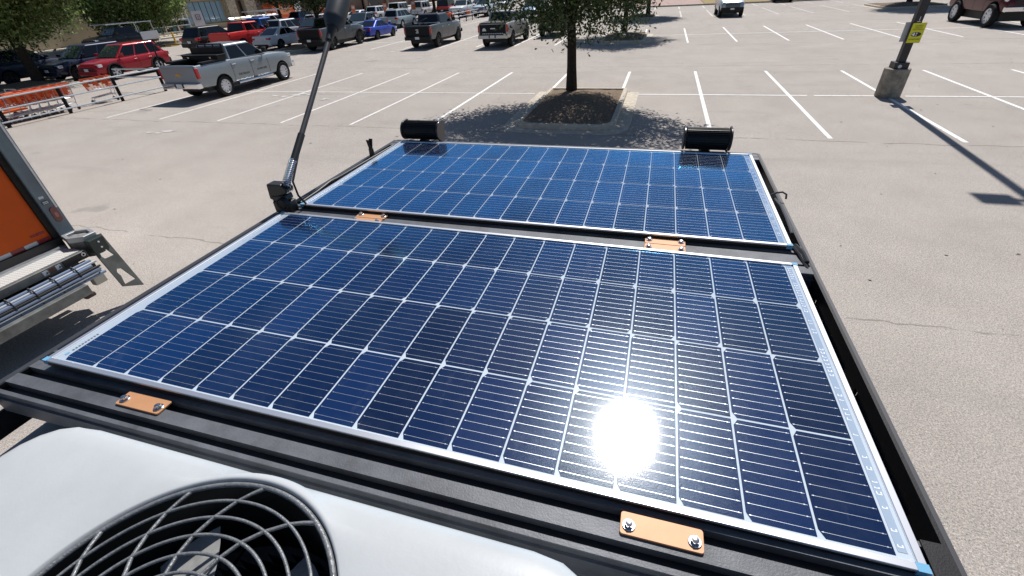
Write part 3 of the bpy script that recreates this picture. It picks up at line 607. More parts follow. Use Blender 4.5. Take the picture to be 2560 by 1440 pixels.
def vehicle(name, label, cat, typ, col, x, y, hd, rim=None, spokes=10, metal=.25, scale=1.0, lift=0.0, group='cars and trucks parked in the lot', lights=True, low=False, trim=False, yaw=0.0, grille=None, glassm=None, tailcol=None, mirrors=True, roofcol=None, bumper=None):
    T = TY[typ]; hw = T['W'] / 2; st = [(a, b + lift, c + lift, d) for a, b, c, d in T['st']]
    P = paint('car_paint_' + col[0], col[1], metal); rimm = rim or ALLOY
    v = thing(name, label, cat, (x, y, 0), (math.pi / 2 if hd > 0 else -math.pi / 2) + yaw, group); v.scale = (scale,) * 3
    # lower body, lofted along its length
    n = len(SEC); full = SEC + [(-a, b) for a, b in SEC[-2:0:-1]]
    xs = []
    for a, b in zip(st, st[1:]):
        m = max(1, int((b[0] - a[0]) / .28)); xs += [a[0] + (b[0] - a[0]) * i / m for i in range(m)]
    xs.append(st[-1][0]); vs = []; L = len(full)
    def sm(x_, k):        # light smoothing of the station values
        return (interp(st, x_ - .12, k) + 2 * interp(st, x_, k) + interp(st, x_ + .12, k)) / 4 if st[0][0] + .15 < x_ < st[-1][0] - .15 else interp(st, x_, k)
    for x_ in xs:
        zb, zt, wd = sm(x_, 1), sm(x_, 2), sm(x_, 3)
        for a, b in full: vs.append((x_, a * wd * hw, zb + b * (zt - zb)))
    fs = [(i * L + k, i * L + (k + 1) % L, (i + 1) * L + (k + 1) % L, (i + 1) * L + k) for i in range(len(xs) - 1) for k in range(L)]
    fs += [tuple(range(L))[::-1], tuple((len(xs) - 1) * L + k for k in range(L))]
    mb = MB(); mb.add(vs, fs); body = mb.build('body', [P, TRIM], v, 32)
    cut = MB(); R = T['r'] + lift * .55
    for ax in (-T['wb'] / 2, T['wb'] / 2):
        for s in (-1, 1):
            cut.lathe([(R + .065, -.3), (R + .065, .3)], 28, Matrix.Translation((ax, s * (hw - .08), R + .01 + lift * .2)) @ Matrix.Rotation(math.pi / 2, 4, 'X'), 1)
    if T['bed']: b0, b1 = T['bed']; cut.box(b0, b1, -hw + .13, hw - .13, .80 + lift, 2.2, 1)
    co = cut.build('cutter', [P, TRIM], v, 0)
    md = body.modifiers.new('b', 'BOOLEAN'); md.operation = 'DIFFERENCE'; md.object = co; md.solver = 'EXACT'; md.material_mode = 'INDEX'
    bpy.context.view_layer.update(); apply_mods(body); bpy.data.objects.remove(co)
    # cabin
    xf0, xf1, xr1, xr0, zb, zr, w0, w1 = T['gh']; zb += lift - .02; zr += lift; w0 *= hw; w1 *= hw
    crn = [(xf0, w0, zb), (xr0, w0, zb), (xr1, w1, zr), (xf1, w1, zr)]
    mb = MB(); vs = [(a, b, c) for a, b, c in crn] + [(a, -b, c) for a, b, c in crn]
    mb.add(vs, [(0, 1, 2, 3), (7, 6, 5, 4), (0, 3, 7, 4), (1, 5, 6, 2), (3, 2, 6, 7), (0, 4, 5, 1)])
    cabin = mb.build('cabin', roofcol or P, v, 0); bv = cabin.modifiers.new('bevel', 'BEVEL'); bv.width = .075; bv.segments = 4; bv.limit_method = 'ANGLE'; bv.angle_limit = R_(20)
    for p in cabin.data.polygons: p.use_smooth = True
    wn = cabin.modifiers.new('wn', 'WEIGHTED_NORMAL'); wn.keep_sharp = True
    def patch(nm, c, u0, u1, v0, v1, m, off, par=v, curve=0.0):
        c = [Vector(q) for q in c]; nrm = (c[1] - c[0]).cross(c[3] - c[0]).normalized(); g = 6; vv = []
        for i in range(g + 1):
            for j in range(g + 1):
                u = u0 + (u1 - u0) * i / g; w_ = v0 + (v1 - v0) * j / g
                p = (c[0] * (1 - u) + c[1] * u) * (1 - w_) + (c[3] * (1 - u) + c[2] * u) * w_
                vv.append(p + nrm * (off + curve * (1 - (2 * u - 1) ** 2)))
        b = MB(); b.add(vv, [(i * (g + 1) + j, i * (g + 1) + j + 1, (i + 1) * (g + 1) + j + 1, (i + 1) * (g + 1) + j) for i in range(g) for j in range(g)]); return b.build(nm, m, par, 80)
    G = glassm or GLASS
    ctr = Vector(((xf0 + xr0) / 2, 0, (zb + zr) / 2))
    def outw(c):
        cc = [Vector(q) for q in c]; nn = (cc[1] - cc[0]).cross(cc[3] - cc[0]); mid = sum(cc, Vector()) / 4
        return c if nn.dot(mid - ctr) > 0 else [c[1], c[0], c[3], c[2]]
    ws = outw([(xf0, w0, zb), (xf0, -w0, zb), (xf1, -w1, zr), (xf1, w1, zr)]); patch('windscreen', ws, .055, .945, .08, .92, WINDSCREEN, .006, v, .025)
    rw = outw([(xr0, w0, zb), (xr0, -w0, zb), (xr1, -w1, zr), (xr1, w1, zr)]); patch('rear_window', rw, .09, .91, .12 if not T['bed'] else .16, .88, G, .006, v, .012)
    for s in (-1, 1):
        for a, b in T['win']:
            c = [(xf0, s * w0, zb), (xr0, s * w0, zb), (xr1, s * w1, zr), (xf1, s * w1, zr)]; c2 = outw(c)
            if c2 is c: patch('side_window', c2, a, b, .12, .86, G, .006)
            else: patch('side_window', c2, 1 - b, 1 - a, .12, .86, G, .006)
    def side_pts(x_, s, z0, z1, off=.004, m=8):
        zb_, zt_, wd = sm(x_, 1), sm(x_, 2), sm(x_, 3); out = []
        for i in range(m + 1):
            z = z0 + (z1 - z0) * i / m; f = (z - zb_) / (zt_ - zb_)
            for (a, fa), (b, fb) in zip(SEC[1:9], SEC[2:9]):
                if fa <= f <= fb: wv = a + (b - a) * ((f - fa) / max(1e-6, fb - fa)); break
            else: wv = SEC[8][0] if f > 1 else SEC[2][0]
            out.append(Vector((x_, s * (wv * wd * hw + off), z)))
        return out
    def strip(mb, x_, s, z0, z1, wd):
        a = side_pts(x_ - wd, s, z0, z1); b = side_pts(x_ + wd, s, z0, z1)
        for i in range(len(a) - 1): mb.quad(a[i], b[i], b[i + 1], a[i + 1])
    # doors: seams and handles
    ss = T['seams']; zt0 = interp(st, ss[1], 2) - .03; zb0 = interp(st, ss[1], 1) + .10
    for s in (-1, 1):
        for k in range(len(ss) - 1):
            mb = MB(); strip(mb, ss[k], s, zb0, zt0, .008)
            if k == len(ss) - 2 and T['bed']: strip(mb, ss[-1], s, zb0, zt0, .008)
            d = mb.build('door_seam', SEAM, v, 0)
            hx = ss[k + 1] + .16; q = side_pts(hx, s, zt0 - .16, zt0 - .12, .02)[0]
            mb = MB(); mb.box(hx - .1, hx + .1, min(q.y, q.y - s * .02), max(q.y, q.y - s * .02), q.z, q.z + .032); mb.build('door_handle', CHROME if T['bed'] else P, d, 0, .004, 1)
    if mirrors:
        for s in (-1, 1):
            mx = xf0 - .28; mb = MB(); big = .13 if T['bed'] else .09
            mb.box(mx - .07, mx + .05, s * (w0 + .05) if s > 0 else s * (w0 + .05 + .22), s * (w0 + .05 + .22) if s > 0 else s * (w0 + .05), zb + .10, zb + .12 + big * 1.5)
            mb.box(mx - .03, mx + .02, min(s * (w0 - .08), s * (w0 + .06)), max(s * (w0 - .08), s * (w0 + .06)), zb + .08, zb + .13)
            mb.build('mirror', TRIM if T['bed'] else P, v, 0, .02, 2)
    # lamps, bumpers, plates
    xf, xb = st[-1][0], st[0][0]; zf = interp(st, xf - .3, 2)
    if lights:
        for s in (-1, 1):
            yy = s * hw * .80
            mb = MB(); lz = zf - (.22 if T['bed'] else .20)
            mb.box(xf - .34, xf - .10 + (.02 if T['bed'] else 0), min(yy - s * .20, yy + s * .10), max(yy - s * .20, yy + s * .10), lz, lz + .15); mb.build('headlight', CLEARLENS, v, 0, .03, 2)
            tz = st[0][2]; mb = MB()
            if T['bed']: mb.box(xb - .012, xb + .13, min(s * hw * .88, s * (hw * .99)), max(s * hw * .88, s * (hw * .99)), tz - .45, tz - .06)
            elif typ == 'suv': mb.box(xb - .02, xb + .26, min(s * hw * .62, s * (hw * .955)), max(s * hw * .62, s * (hw * .955)), tz - .14, tz + .04)
            elif typ == 'jeep': mb.box(xb - .04, xb + .05, min(s * hw * .76, s * (hw * .94)), max(s * hw * .76, s * (hw * .94)), tz - .28, tz - .08)
            else: mb.box(xb - .012, xb + .20, min(s * hw * .54, s * (hw * .90)), max(s * hw * .54, s * (hw * .90)), tz - .17, tz - .03)
            mb.build('tail_light', REDLENS, v, 0, .025, 2)
    gm = grille or TRIM; gh_ = zf - .16
    mb = MB()
    for q in range(5): z = gh_ - .05 - q * .07; mb.box(xf - .06, xf + .015, -hw * .56, hw * .56, z - .022, z + .022)
    mb.box(xf - .10, xf - .03, -hw * .58, hw * .58, gh_ - .37, gh_ - .01); mb.build('grille', gm, v, 0)
    bm = bumper or (CHROME if T['bed'] else (P if not trim else TRIM))
    zb1 = st[0][1]
    if T['bed'] or typ == 'jeep':
        mb = MB(); mb.prism(rrect(-hw * .96, hw * .96, xb - .17, xb + .10, .06), 'z', zb1 - .10, zb1 + .10, 0, Matrix(((0, 1, 0, 0), (1, 0, 0, 0), (0, 0, 1, 0), (0, 0, 0, 1)))); rb = mb.build('rear_bumper', bm, v, 0, .02, 2)
        mb = MB(); mb.box(xb - .174, xb - .1, -.24, .24, zb1 - .06, zb1 + .104); mb.build('plate_recess', TRIM, rb, 0)
        mb = MB(); mb.box(xb - .18, xb - .175, -.155, .155, zb1 - .05, zb1 + .095); pl = mb.build('number_plate', PLATE, rb, 0)
        mb = MB(); mb.prism(rrect(-hw * .90, hw * .90, xf - .14, xf + .10, .07), 'z', zb1 - .12, zb1 + .12, 0, Matrix(((0, 1, 0, 0), (1, 0, 0, 0), (0, 0, 1, 0), (0, 0, 0, 1)))); mb.build('front_bumper', bm, v, 0, .03, 2)
    else:
        mb = MB(); mb.prism(rrect(-hw * .90, hw * .90, xb - .07, xb + .12, .06), 'z', zb1 - .16, zb1 + .12, 0, Matrix(((0, 1, 0, 0), (1, 0, 0, 0), (0, 0, 1, 0), (0, 0, 0, 1)))); rb = mb.build('rear_bumper', [bm], v, 0, .04, 3)
        mb = MB(); mb.box(xb - .076, xb, -hw * .7, hw * .7, zb1 - .165, zb1 - .06); mb.build('diffuser', TRIM, rb, 0)
        mb = MB(); mb.box(xb - .06, xb - .035, -.16, .16, st[0][2] - .30, st[0][2] - .15); pl = mb.build('number_plate', PLATE, rb, 0)
        mb = MB(); mb.prism(rrect(-hw * .80, hw * .80, xf - .12, xf + .07, .06), 'z', st[-1][1] - .14, st[-1][1] + .10, 0, Matrix(((0, 1, 0, 0), (1, 0, 0, 0), (0, 0, 1, 0), (0, 0, 0, 1)))); mb.build('front_bumper', [P], v, 0, .04, 3)
    mb = MB(); mb.box(xf + .072, xf + .104 if T['bed'] else xf + .075, -.155, .155, zb1 - .04, zb1 + .09); mb.build('number_plate', PLATE, v, 0)
    if T['bed']:                                    # tailgate panel
        mb = MB(); mb.box(xb - .016, xb + .02, -hw * .865, hw * .865, zb1 + .12, st[0][2] - .02); mb.build('tailgate', tailcol or P, v, 0, .012, 2)
    if trim:
        for ax in (-T['wb'] / 2, T['wb'] / 2):
            for s in (-1, 1):
                mb = MB(); M = Matrix.Translation((ax, s * (hw - .012), R + .01 + lift * .2)) @ Matrix.Rotation(math.pi / 2, 4, 'X')
                pts = arc(0, 0, R + .062, -8, 188, 18); po = arc(0, 0, R + .125, 188, -8, 18); mb.prism(pts + po, 'z', -.03, .03, 0, M); mb.build('arch_trim', TRIM, v, 0)
    ub = MB(); ub.box(xb + .5, xf - .5, -hw * .72, hw * .72, T['r'] * .75, st[3][1] + .1); ub.build('underbody', TRIM, v, 0)
    for ax in (-T['wb'] / 2, T['wb'] / 2):
        for s in (-1, 1): wheel(v, ax, s * (hw - T['tw'] / 2 - .015 + (lift * .25)), R, T['tw'] * (1 + lift * .4), rimm, spokes, s)
    v['_hw'] = hw
    del v['_hw']
    return v, P, hw, st
def add(mb, nm, m, v, sm=0, bev=0): return mb.build(nm, m, v, sm, bev)
# the silver pickup and its load
v, P, hw, st = vehicle('pickup_truck', 'silver grey pickup with a black ladder rack and tool box, beside the cart corral', 'pickup truck', 'pickup', ('silver', (0.27, 0.31, 0.34)), -18.95, 18.45, 1, ALLOY, 10, .45)
rk = MB(); BL = BLACKM
rk.box(-1.28, -1.23, -.90, -.83, 1.36, 1.98); rk.box(-1.28, -1.23, .83, .90, 1.36, 1.98); rk.box(-1.28, -1.23, -.829, .829, 1.93, 1.98); rk.box(-1.28, -1.23, -.829, .829, 1.80, 1.84)
for i in range(1, 4): rk.box(-1.275, -1.235, -.829 + i * .415 - .02, -.829 + i * .415 + .02, 1.841, 1.929)
rk.box(-1.27, -1.24, -.829, .829, 1.40, 1.799); add(rk, 'headache_rack', BL, v)
rk = MB(); rk.tube([(-2.9, .92, 1.37), (-2.86, .92, 2.14), (-2.86, .55, 2.16), (-2.86, .3, 2.1)], .03, 8); add(rk, 'ladder_post', BL, v, 35)
rk = MB(); rk.tube([(-2.86, .92, 2.12), (-1.26, .88, 2.0)], .022, 8); add(rk, 'ladder_bar', BL, v, 35)
rk = MB(); rk.box(-1.75, -1.30, -.97, .97, 1.375, 1.56); rk.box(-1.78, -1.28, -.985, .985, 1.561, 1.60); tb = add(rk, 'tool_box', BL, v, 0, .012)
rk = MB()
for y in (-.6, .6): rk.box(-1.785, -1.755, y - .05, y + .05, 1.46, 1.53)
rk.build('latch', STEEL, tb, 0)
rk = MB(); rk.box(-2.6, -1.78, .55, .97, 1.375, 1.47); rk.box(-2.6, -1.78, -.97, -.72, 1.375, 1.43); add(rk, 'side_box', BL, v)
rk = MB()
for s in (-1, 1): rk.tube([(-1.15, s * 1.03, .42), (1.0, s * 1.03, .42)], .05, 8)
add(rk, 'side_step', CHROME, v, 35)
bow = MB(); xb = st[0][0] - .02; bow.prism([(-.15, 1.05), (-.045, 1.05), (-.045, 1.085), (.06, 1.085), (.06, 1.05), (.17, 1.05), (.15, 1.0), (.045, 1.0), (.045, .965), (-.06, .965), (-.06, 1.0), (-.17, 1.0)], 'x', xb - .008, xb, 0); add(bow, 'emblem', mat('emblem_gold', (.70, .42, .08), .3, .6), v)
text_obj('lettering', 'R.B. Electric', .13, INK, v, frame_M((-.66, -hw - .006, .72), (1, 0, 0), (0, 0, 1)), .001); text_obj('lettering', '512 804 2200', .11, INK, v, frame_M((.46, -hw - .006, .76), (1, 0, 0), (0, 0, 1)), .001)

vehicle('suv', 'red SUV with black arches, nose towards the cart corral, right of a dark blue SUV', 'SUV', 'suv', ('red', (0.36, 0.012, 0.025)), -30.75, 21.95, -1, ALLOY, 5, .2, 1.0, 0, trim=True)
vehicle('suv', 'dark navy blue SUV facing the cart corral, immediately left of the red SUV', 'SUV', 'suv', ('navy', (0.010, 0.016, 0.05)), -33.45, 21.7, -1, DARKRIM, 5, .2, 1.03, 0, trim=True)
v, P, hw, st = vehicle('suv', 'dark blue SUV with its tailgate up, at the far left under the big oak', 'SUV', 'suv', ('midnight', (0.02, 0.03, 0.06)), -36.3, 20.0, 1, DARKRIM, 5, .2, 1.05)
b = MB(); b.box(-3.1, -2.0, -.72, .72, 1.72, 1.78); b.build('open_tailgate', P, v, 0, .02, 2)
b = MB(); b.box(-2.34, -2.26, -.70, .70, .72, 1.5); b.build('open_boot', BLACK, v, 0)
vehicle('suv', 'black SUV seen from behind, left of the bright red pickup', 'SUV', 'suv', ('black', (0.012, 0.012, 0.016)), -36.0, 33.9, 1, DARKRIM, 5, .2, 1.08, trim=True)
v, P, hw, st = vehicle('pickup_truck', 'bright red pickup with an open cab door, between black SUV and white sedan', 'pickup truck', 'pickup', ('bright_red', (0.62, 0.02, 0.02)), -32.35, 33.9, 1, ALLOY, 6, .05, 1.0, .05, tailcol=None, bumper=BLACKM)
b = MB(); M = Matrix.Translation((.95, -hw + .02, 0)) @ Matrix.Rotation(R_(-58), 4, 'Z'); b.box(-1.05, 0, -.06, 0, .55, 1.38, 0, M); b.build('open_door', P, v, 0, .02, 2)
vehicle('sedan', 'white sedan seen from behind, between the red pickup and a black pickup', 'sedan', 'sedan', ('white', (0.74, 0.77, 0.80)), -29.55, 34.4, 1, DARKRIM, 10, 0.0, 1.05)
vehicle('suv', 'dark maroon SUV behind the white sedan, crossed by a tree trunk', 'SUV', 'suv', ('maroon', (0.055, 0.012, 0.02)), -31.0, 40.4, -1, ALLOY, 5, .3, 1.03)
vehicle('pickup_truck', 'black and grey off road pickup on fat tyres behind the whip antenna', 'pickup truck', 'pickup', ('charcoal', (0.05, 0.062, 0.075)), -24.25, 33.95, 1, DARKRIM, 6, .3, 1.0, .10, tailcol=mat('tailgate_black', (.010, .011, .013), .5, 0, .2), bumper=BLACKM, trim=True)
vehicle('sedan', 'vivid blue sedan between the off road pickup and the grey pickup', 'sedan', 'sedan', ('blue', (0.012, 0.05, 0.42)), -24.15, 39.9, 1, DARKRIM, 10, .2, 1.0)
v, P, hw, st = vehicle('pickup_truck', 'dark grey pickup, black tailgate and tall red lamps, left of the two tone pickup', 'pickup truck', 'pickup', ('gunmetal', (0.065, 0.075, 0.09)), -15.9, 34.4, 1, DARKRIM, 6, .35, 1.0, .04, tailcol=MATS['tailgate_black'], bumper=BLACKM)
b = MB(); b.box(-1.40, -1.34, -.95, .95, 1.42, 1.47); b.build('bed_bar', ALLOY, v, 0)
b = MB()
for q, ln in enumerate((.20, .14, .20)): b.box(-3.092, -3.088, -.1, -.1 + ln, 1.14 - q * .085, 1.19 - q * .085)
b.build('tailgate_decal', WHITEP, v, 0)
b = MB(); b.tube([(-2.6, .4, 1.3), (-2.2, .1, 1.62), (-1.7, -.2, 1.75)], .02, 6); b.tube([(-2.8, 0, 1.35), (-2.4, -.1, 1.55), (-2.3, -.35, 1.4)], .025, 6); b.build('garden_tools', TRIM, v)
v, P, hw, st = vehicle('pickup_truck', 'two tone pickup with silver sides and a black tailgate, left of the nearest tree', 'pickup truck', 'pickup', ('pearl_grey', (0.36, 0.36, 0.36)), -10.4, 34.0, 1, DARKRIM, 6, .35, 1.0, .05, tailcol=mat('tailgate_dark', (.010, .011, .015), .5, 0, .2), bumper=mat('bumper_silver', (.5, .5, .5), .3, .6))
b = MB(); b.box(-3.05, -1.3, -.88, .88, 1.43, 1.455); b.build('bed_cover', BLACKM, v, 0)
b = MB()
for q in range(12): b.box(-3.09, -3.086, -.70 + q * .12, -.62 + q * .12, .83, .87)
b.box(-3.09, -3.086, -.18, .14, 1.10, 1.16); b.prism([(.42, 1.0), (.70, 1.0), (.66, 1.12), (.56, 1.18), (.46, 1.12)], 'x', -3.09, -3.086); b.build('tailgate_decal', WHITEP, v, 0)
def m_camo():
    m, t, p = nodes_of('camouflage'); n = noise(t, 3.2, 2, .5, objco(t)); r = ramp(t, [(.0, (.012, .02, .012)), (.45, (.03, .05, .03)), (.52, (.05, .07, .045)), (.6, (.015, .022, .018))], n.outputs[0]); r.color_ramp.interpolation = 'CONSTANT'
    t.links.new(r.outputs[0], p.inputs['Base Color']); p.inputs['Roughness'].default_value = .6; return m
MATS['car_paint_camo'] = m_camo()
v, P, hw, st = vehicle('jeep', 'dark green camouflage off roader parked under the nearest tree, left of its trunk', 'off roader', 'jeep', ('camo', (0.03, 0.05, 0.03)), -7.9, 38.9, 1, DARKRIM, 6, 0, 1.05, .04, bumper=BLACKM)
b = MB(); b.lathe([(.1, -.1), (.38, -.1), (.41, 0), (.38, .1), (.1, .1)], 24, Matrix.Translation((-2.08, 0, 1.05)) @ Matrix.Rotation(math.pi / 2, 4, 'Y')); b.build('spare_wheel', RUBBER, v, 40)
v, P, hw, st = vehicle('suv', 'pale teal SUV with its luggage rails, seen from behind beyond the blue sedan', 'SUV', 'suv', ('teal_silver', (0.34, 0.43, 0.46)), -27.75, 51.2, 1, ALLOY, 5, .4, 1.02)
for s in (-1, 1): b = MB(); b.tube([(-1.6, s * .6, 1.68), (-1.5, s * .6, 1.73), (-.2, s * .6, 1.73), (-.1, s * .6, 1.68)], .02, 6); b.build('roof_rail', ALLOY, v)
WHT = ('white', (0.74, 0.77, 0.80)); PUSH = 'cars and trucks parked in the lot'
vehicle('suv', 'white SUV seen from behind, left of a boxier white SUV', 'SUV', 'suv', WHT, -38.1, 64.5, 1, ALLOY, 5, 0, 1.03)
vehicle('jeep', 'boxy white SUV directly behind the pale teal SUV', 'SUV', 'jeep', WHT, -35.2, 65.5, 1, ALLOY, 6, 0, 1.08, glassm=GLASS)
vehicle('jeep', 'boxy white SUV right of the pale teal SUV, beside the red off roader', 'SUV', 'jeep', WHT, -32.3, 66.5, 1, ALLOY, 6, 0, 1.08)
vehicle('jeep', 'red open off roader behind a dark tree trunk', 'off roader', 'jeep', ('jeep_red', (0.55, 0.02, 0.03)), -29.4, 68.5, 1, DARKRIM, 6, 0, 1.05, .05, roofcol=BLACKM, bumper=BLACKM)
vehicle('pickup_truck', 'dark pickup facing the camera beside a person in a white shirt', 'pickup truck', 'pickup', ('slate', (0.07, 0.10, 0.13)), -26.9, 42.3, -1, ALLOY, 6, .3, .97)
vehicle('sedan', 'white hatchback just above the dark off road pickup bed', 'car', 'suv', WHT, -38.3, 51.5, 1, ALLOY, 5, 0, .95)
vehicle('sedan', 'white sedan behind the dark pickup cab, near the orange sign posts', 'sedan', 'sedan', WHT, -37.0, 58.0, 1, ALLOY, 5, 0, 1.1)
vehicle('suv', 'dusty blue SUV parked by the store wall, left of the orange barriers', 'SUV', 'suv', ('dusty_blue', (0.06, 0.12, 0.26)), -45.0, 57.6, 1, ALLOY, 5, .3, 1.05)
vehicle('pickup_truck', 'bright blue pickup behind the red pickup', 'pickup truck', 'pickup', ('cobalt', (0.02, 0.12, 0.52)), -36.6, 40.4, 1, ALLOY, 6, .2, 1.0)
vehicle('suv', 'silver SUV with a dark rear window, between the blue pickup and the maroon SUV', 'SUV', 'suv', ('silver_b', (0.42, 0.45, 0.48)), -33.8, 40.6, 1, ALLOY, 5, .4, 1.05)
v, P, hw, st = vehicle('work_van', 'white work van with a long ladder on its roof, in front of the store', 'van', 'suv', WHT, -41.2, 47.2, 1, ALLOY, 6, 0, 1.15)
b = MB()
for s in (-.25, .25): b.box(-3.2, 2.6, s - .03, s + .03, 1.98, 2.06)
for q in range(17): b.box(-3.0 + q * .34, -2.96 + q * .34, -.219, .219, 2.0, 2.04)
ld = b.build('ladder', GALV, v, 0)
for x_ in (-1.4, .1): b = MB(); b.box(x_, x_ + .06, -.65, .65, 1.90, 1.975); b.box(x_, x_ + .06, -.65, -.60, 1.6, 1.9); b.box(x_, x_ + .06, .60, .65, 1.6, 1.9); b.build('ladder_rack', GALV, v, 0)
v, P, hw, st = vehicle('utility_truck', 'black work truck with an overhead rack in the shade of the broad oak', 'pickup truck', 'pickup', ('shade_black', (0.015, 0.017, 0.02)), -47.2, 34.2, -1, DARKRIM, 6, .2, 1.0, .05)
b = MB(); b.box(-3.0, 1.3, -.95, -.90, 2.15, 2.21); b.box(-3.0, 1.3, .90, .95, 2.15, 2.21)
for x_ in (-2.9, -1.3, .3): b.box(x_, x_ + .05, -.899, .899, 2.15, 2.20)
for x_ in (-2.9, -1.3): b.box(x_, x_ + .05, -.95, -.90, 1.38, 2.15); b.box(x_, x_ + .05, .90, .95, 1.38, 2.15)
b.build('overhead_rack', ALLOY, v, 0)
b = MB(); b.box(-3.1, -1.35, .88, 1.06, .75, 1.42); b.box(-3.1, -1.35, -1.06, -.88, .75, 1.42); b.build('side_locker', ALLOY, v, 0)
vehicle('pickup_truck', 'white pickup facing the camera behind the far cart corral, left of a bluish one', 'pickup truck', 'pickup', WHT, -25.6, 64.6, -1, ALLOY, 6, 0, 1.0, grille=CHROME)
vehicle('pickup_truck', 'pale blue silver pickup facing the camera, right end of the far cart corral', 'pickup truck', 'pickup', ('ice', (0.50, 0.58, 0.66)), -22.4, 64.6, -1, ALLOY, 6, .3, 1.0)
vehicle('pickup_truck', 'silver pickup with a big dark grille facing the camera, at top centre right', 'pickup truck', 'pickup', ('sky_silver', (0.36, 0.42, 0.50)), 5.55, 51.6, -1, ALLOY, 6, .4, 1.0, bumper=BLACKM)
vehicle('suv', 'dark SUV at the top edge, right of the big grille pickup, only its wheels showing', 'SUV', 'suv', ('ink', (0.02, 0.02, 0.03)), 12.9, 69.0, -1, DARKRIM, 5, .2, 1.08)
vehicle('pickup_truck', 'lifted maroon pickup on big alloy wheels at the top right corner', 'pickup truck', 'pickup', ('wine', (0.085, 0.006, 0.010)), 18.75, 37.95, -1, ALLOY, 8, .2, 1.02, .28, bumper=P if False else None)
vehicle('pickup_truck', 'light blue truck half hidden by the nearest tree crown', 'pickup truck', 'pickup', ('powder_blue', (0.25, 0.36, 0.50)), -13.2, 53.5, -1, ALLOY, 6, .3, 1.0)
vehicle('sedan', 'dark red car at the back beside the white pickups', 'car', 'sedan', ('maroon', (0.055, 0.012, 0.02)), -28.2, 78.0, -1, ALLOY, 5, .3, 1.1)
vehicle('suv', 'silver SUV far back beyond the pale blue pickup', 'SUV', 'suv', ('silver_b', (0.42, 0.45, 0.48)), -24.5, 79.0, -1, ALLOY, 5, .3, 1.1)

# the orange box truck at the left edge -------------------------------------------------------
bt = thing('box_truck', 'orange box truck at the left edge with its grey tail lift frame and red lamp', 'box truck', (-10.0, 2.3, 0))
def BX(mb, x0, x1, y0, y1, z0, z1, mi=0): mb.box(x0 + 10, x1 + 10, y0 - 2.3, y1 - 2.3, z0, z1, mi); return mb
POSTG = mat('truck_frame_grey', (0.115, 0.155, 0.185), .42, .2, .5, .1, (3, .2)); ORG = mat('truck_orange', (.62, .088, .004), .45, 0, .25, .0, (1.2, .12)); DGREY = mat('lift_steel_grey', (.16, .17, .165), .55, .35, .5, 0, (7, .35))
b = MB(); BX(b, -12.6, -7.62, .98, 3.57, .98, 3.6); b.build('cargo_box', mat('box_white', (.62, .63, .64), .45, 0, .5, .1, (1, .06)), bt, 0)
b = MB(); BX(b, -7.62, -7.50, 3.405, 3.585, .93, 3.62); BX(b, -7.62, -7.50, .96, 1.14, .93, 3.62); BX(b, -7.62, -7.50, 1.141, 3.404, 3.36, 3.62); fr = b.build('rear_frame', POSTG, bt, 0, .008, 1)
b = MB(); BX(b, -7.505, -7.494, 3.545, 3.567, 1.35, 3.6); b.build('edge_bead', GALV, fr, 0)
b = MB(); BX(b, -7.60, -7.535, 3.335, 3.404, .98, 3.36); b.build('door_seal', mat('seal_black', (.015, .013, .012), .7, 0, .3, 0, (30, .6)), bt, 0)
b = MB()
BX(b, -7.60, -7.57, 1.21, 3.335, .98, 3.36)
dr = b.build('roller_door', ORG, bt, 0, .004, 1)
b = MB()
for q in range(14): y0 = 3.32 - q * .15; BX(b, -7.569, -7.566, y0 - .148, y0, .985, 1.035, q % 2)
b.build('reflective_tape', [mat('tape_red', (.24, .012, .02), .3, 0, .5, .3), mat('tape_white', (.55, .57, .58), .3, 0, .5, .3)], dr, 0)
b = MB(); BX(b, -7.569, -7.565, 3.20, 3.30, 1.09, 1.12); BX(b, -7.569, -7.565, 3.14, 3.19, 1.09, 1.12); b.build('reflector', MATS['tape_red'], dr, 0)
b = MB(); b.prism([(y - 2.3, z) for y, z in rrect(3.46, 3.545, 1.165, 1.375, .042, 8)], 'x', 2.498, 2.512); lm = b.build('tail_lamp', mat('tail_lamp_red', (.10, .006, .006), .12, 0, .6, .8), bt, 0, .005, 2)
b = MB(); b.prism([(y - 2.3, z) for y, z in rrect(3.485, 3.52, 1.235, 1.305, .015, 4)], 'x', 2.5122, 2.5140); b.build('lamp_lens', mat('lamp_pink', (.40, .12, .12), .3), lm, 0)
b = MB(); BX(b, -7.499, -7.494, 3.44, 3.515, 1.425, 1.475); pl = b.build('decal_plate', BLACK, bt, 0)
b = MB()
for q in range(2):
    for u in range(3): BX(b, -7.4938, -7.4930, 3.448 + u * .022, 3.462 + u * .022, 1.433 + q * .02, 1.445 + q * .02)
b.build('decal_marks', WHITEP, pl, 0); b = MB()
for u in range(4): BX(b, -7.499, -7.4965, 3.44 + u * .014, 3.449 + u * .014, 1.505, 1.535)
b.build('lettering', WHITEP, pl, 0)
# tail-lift deck of chequer plate
def m_chequer():
    m, t, p = nodes_of('chequer_plate'); pos = worldpos(t); mp = t.nodes.new('ShaderNodeMapping'); mp.inputs['Rotation'].default_value = (0, 0, R_(45)); mp.inputs['Scale'].default_value = (34, 34, 1); t.links.new(pos, mp.inputs[0])
    c = t.nodes.new('ShaderNodeTexChecker'); c.inputs['Scale'].default_value = 1.0; t.links.new(mp.outputs[0], c.inputs[0])
    t.links.new(ramp(t, [(0, (.50, .50, .48)), (1, (.68, .68, .65))], c.outputs[1]).outputs[0], p.inputs['Base Color']); p.inputs['Metallic'].default_value = .1; p.inputs['Roughness'].default_value = .5
    bp = t.nodes.new('ShaderNodeBump'); bp.inputs['Strength'].default_value = .6; bp.inputs['Distance'].default_value = .004; t.links.new(c.outputs[1], bp.inputs['Height']); t.links.new(bp.outputs[0], p.inputs['Normal']); return m
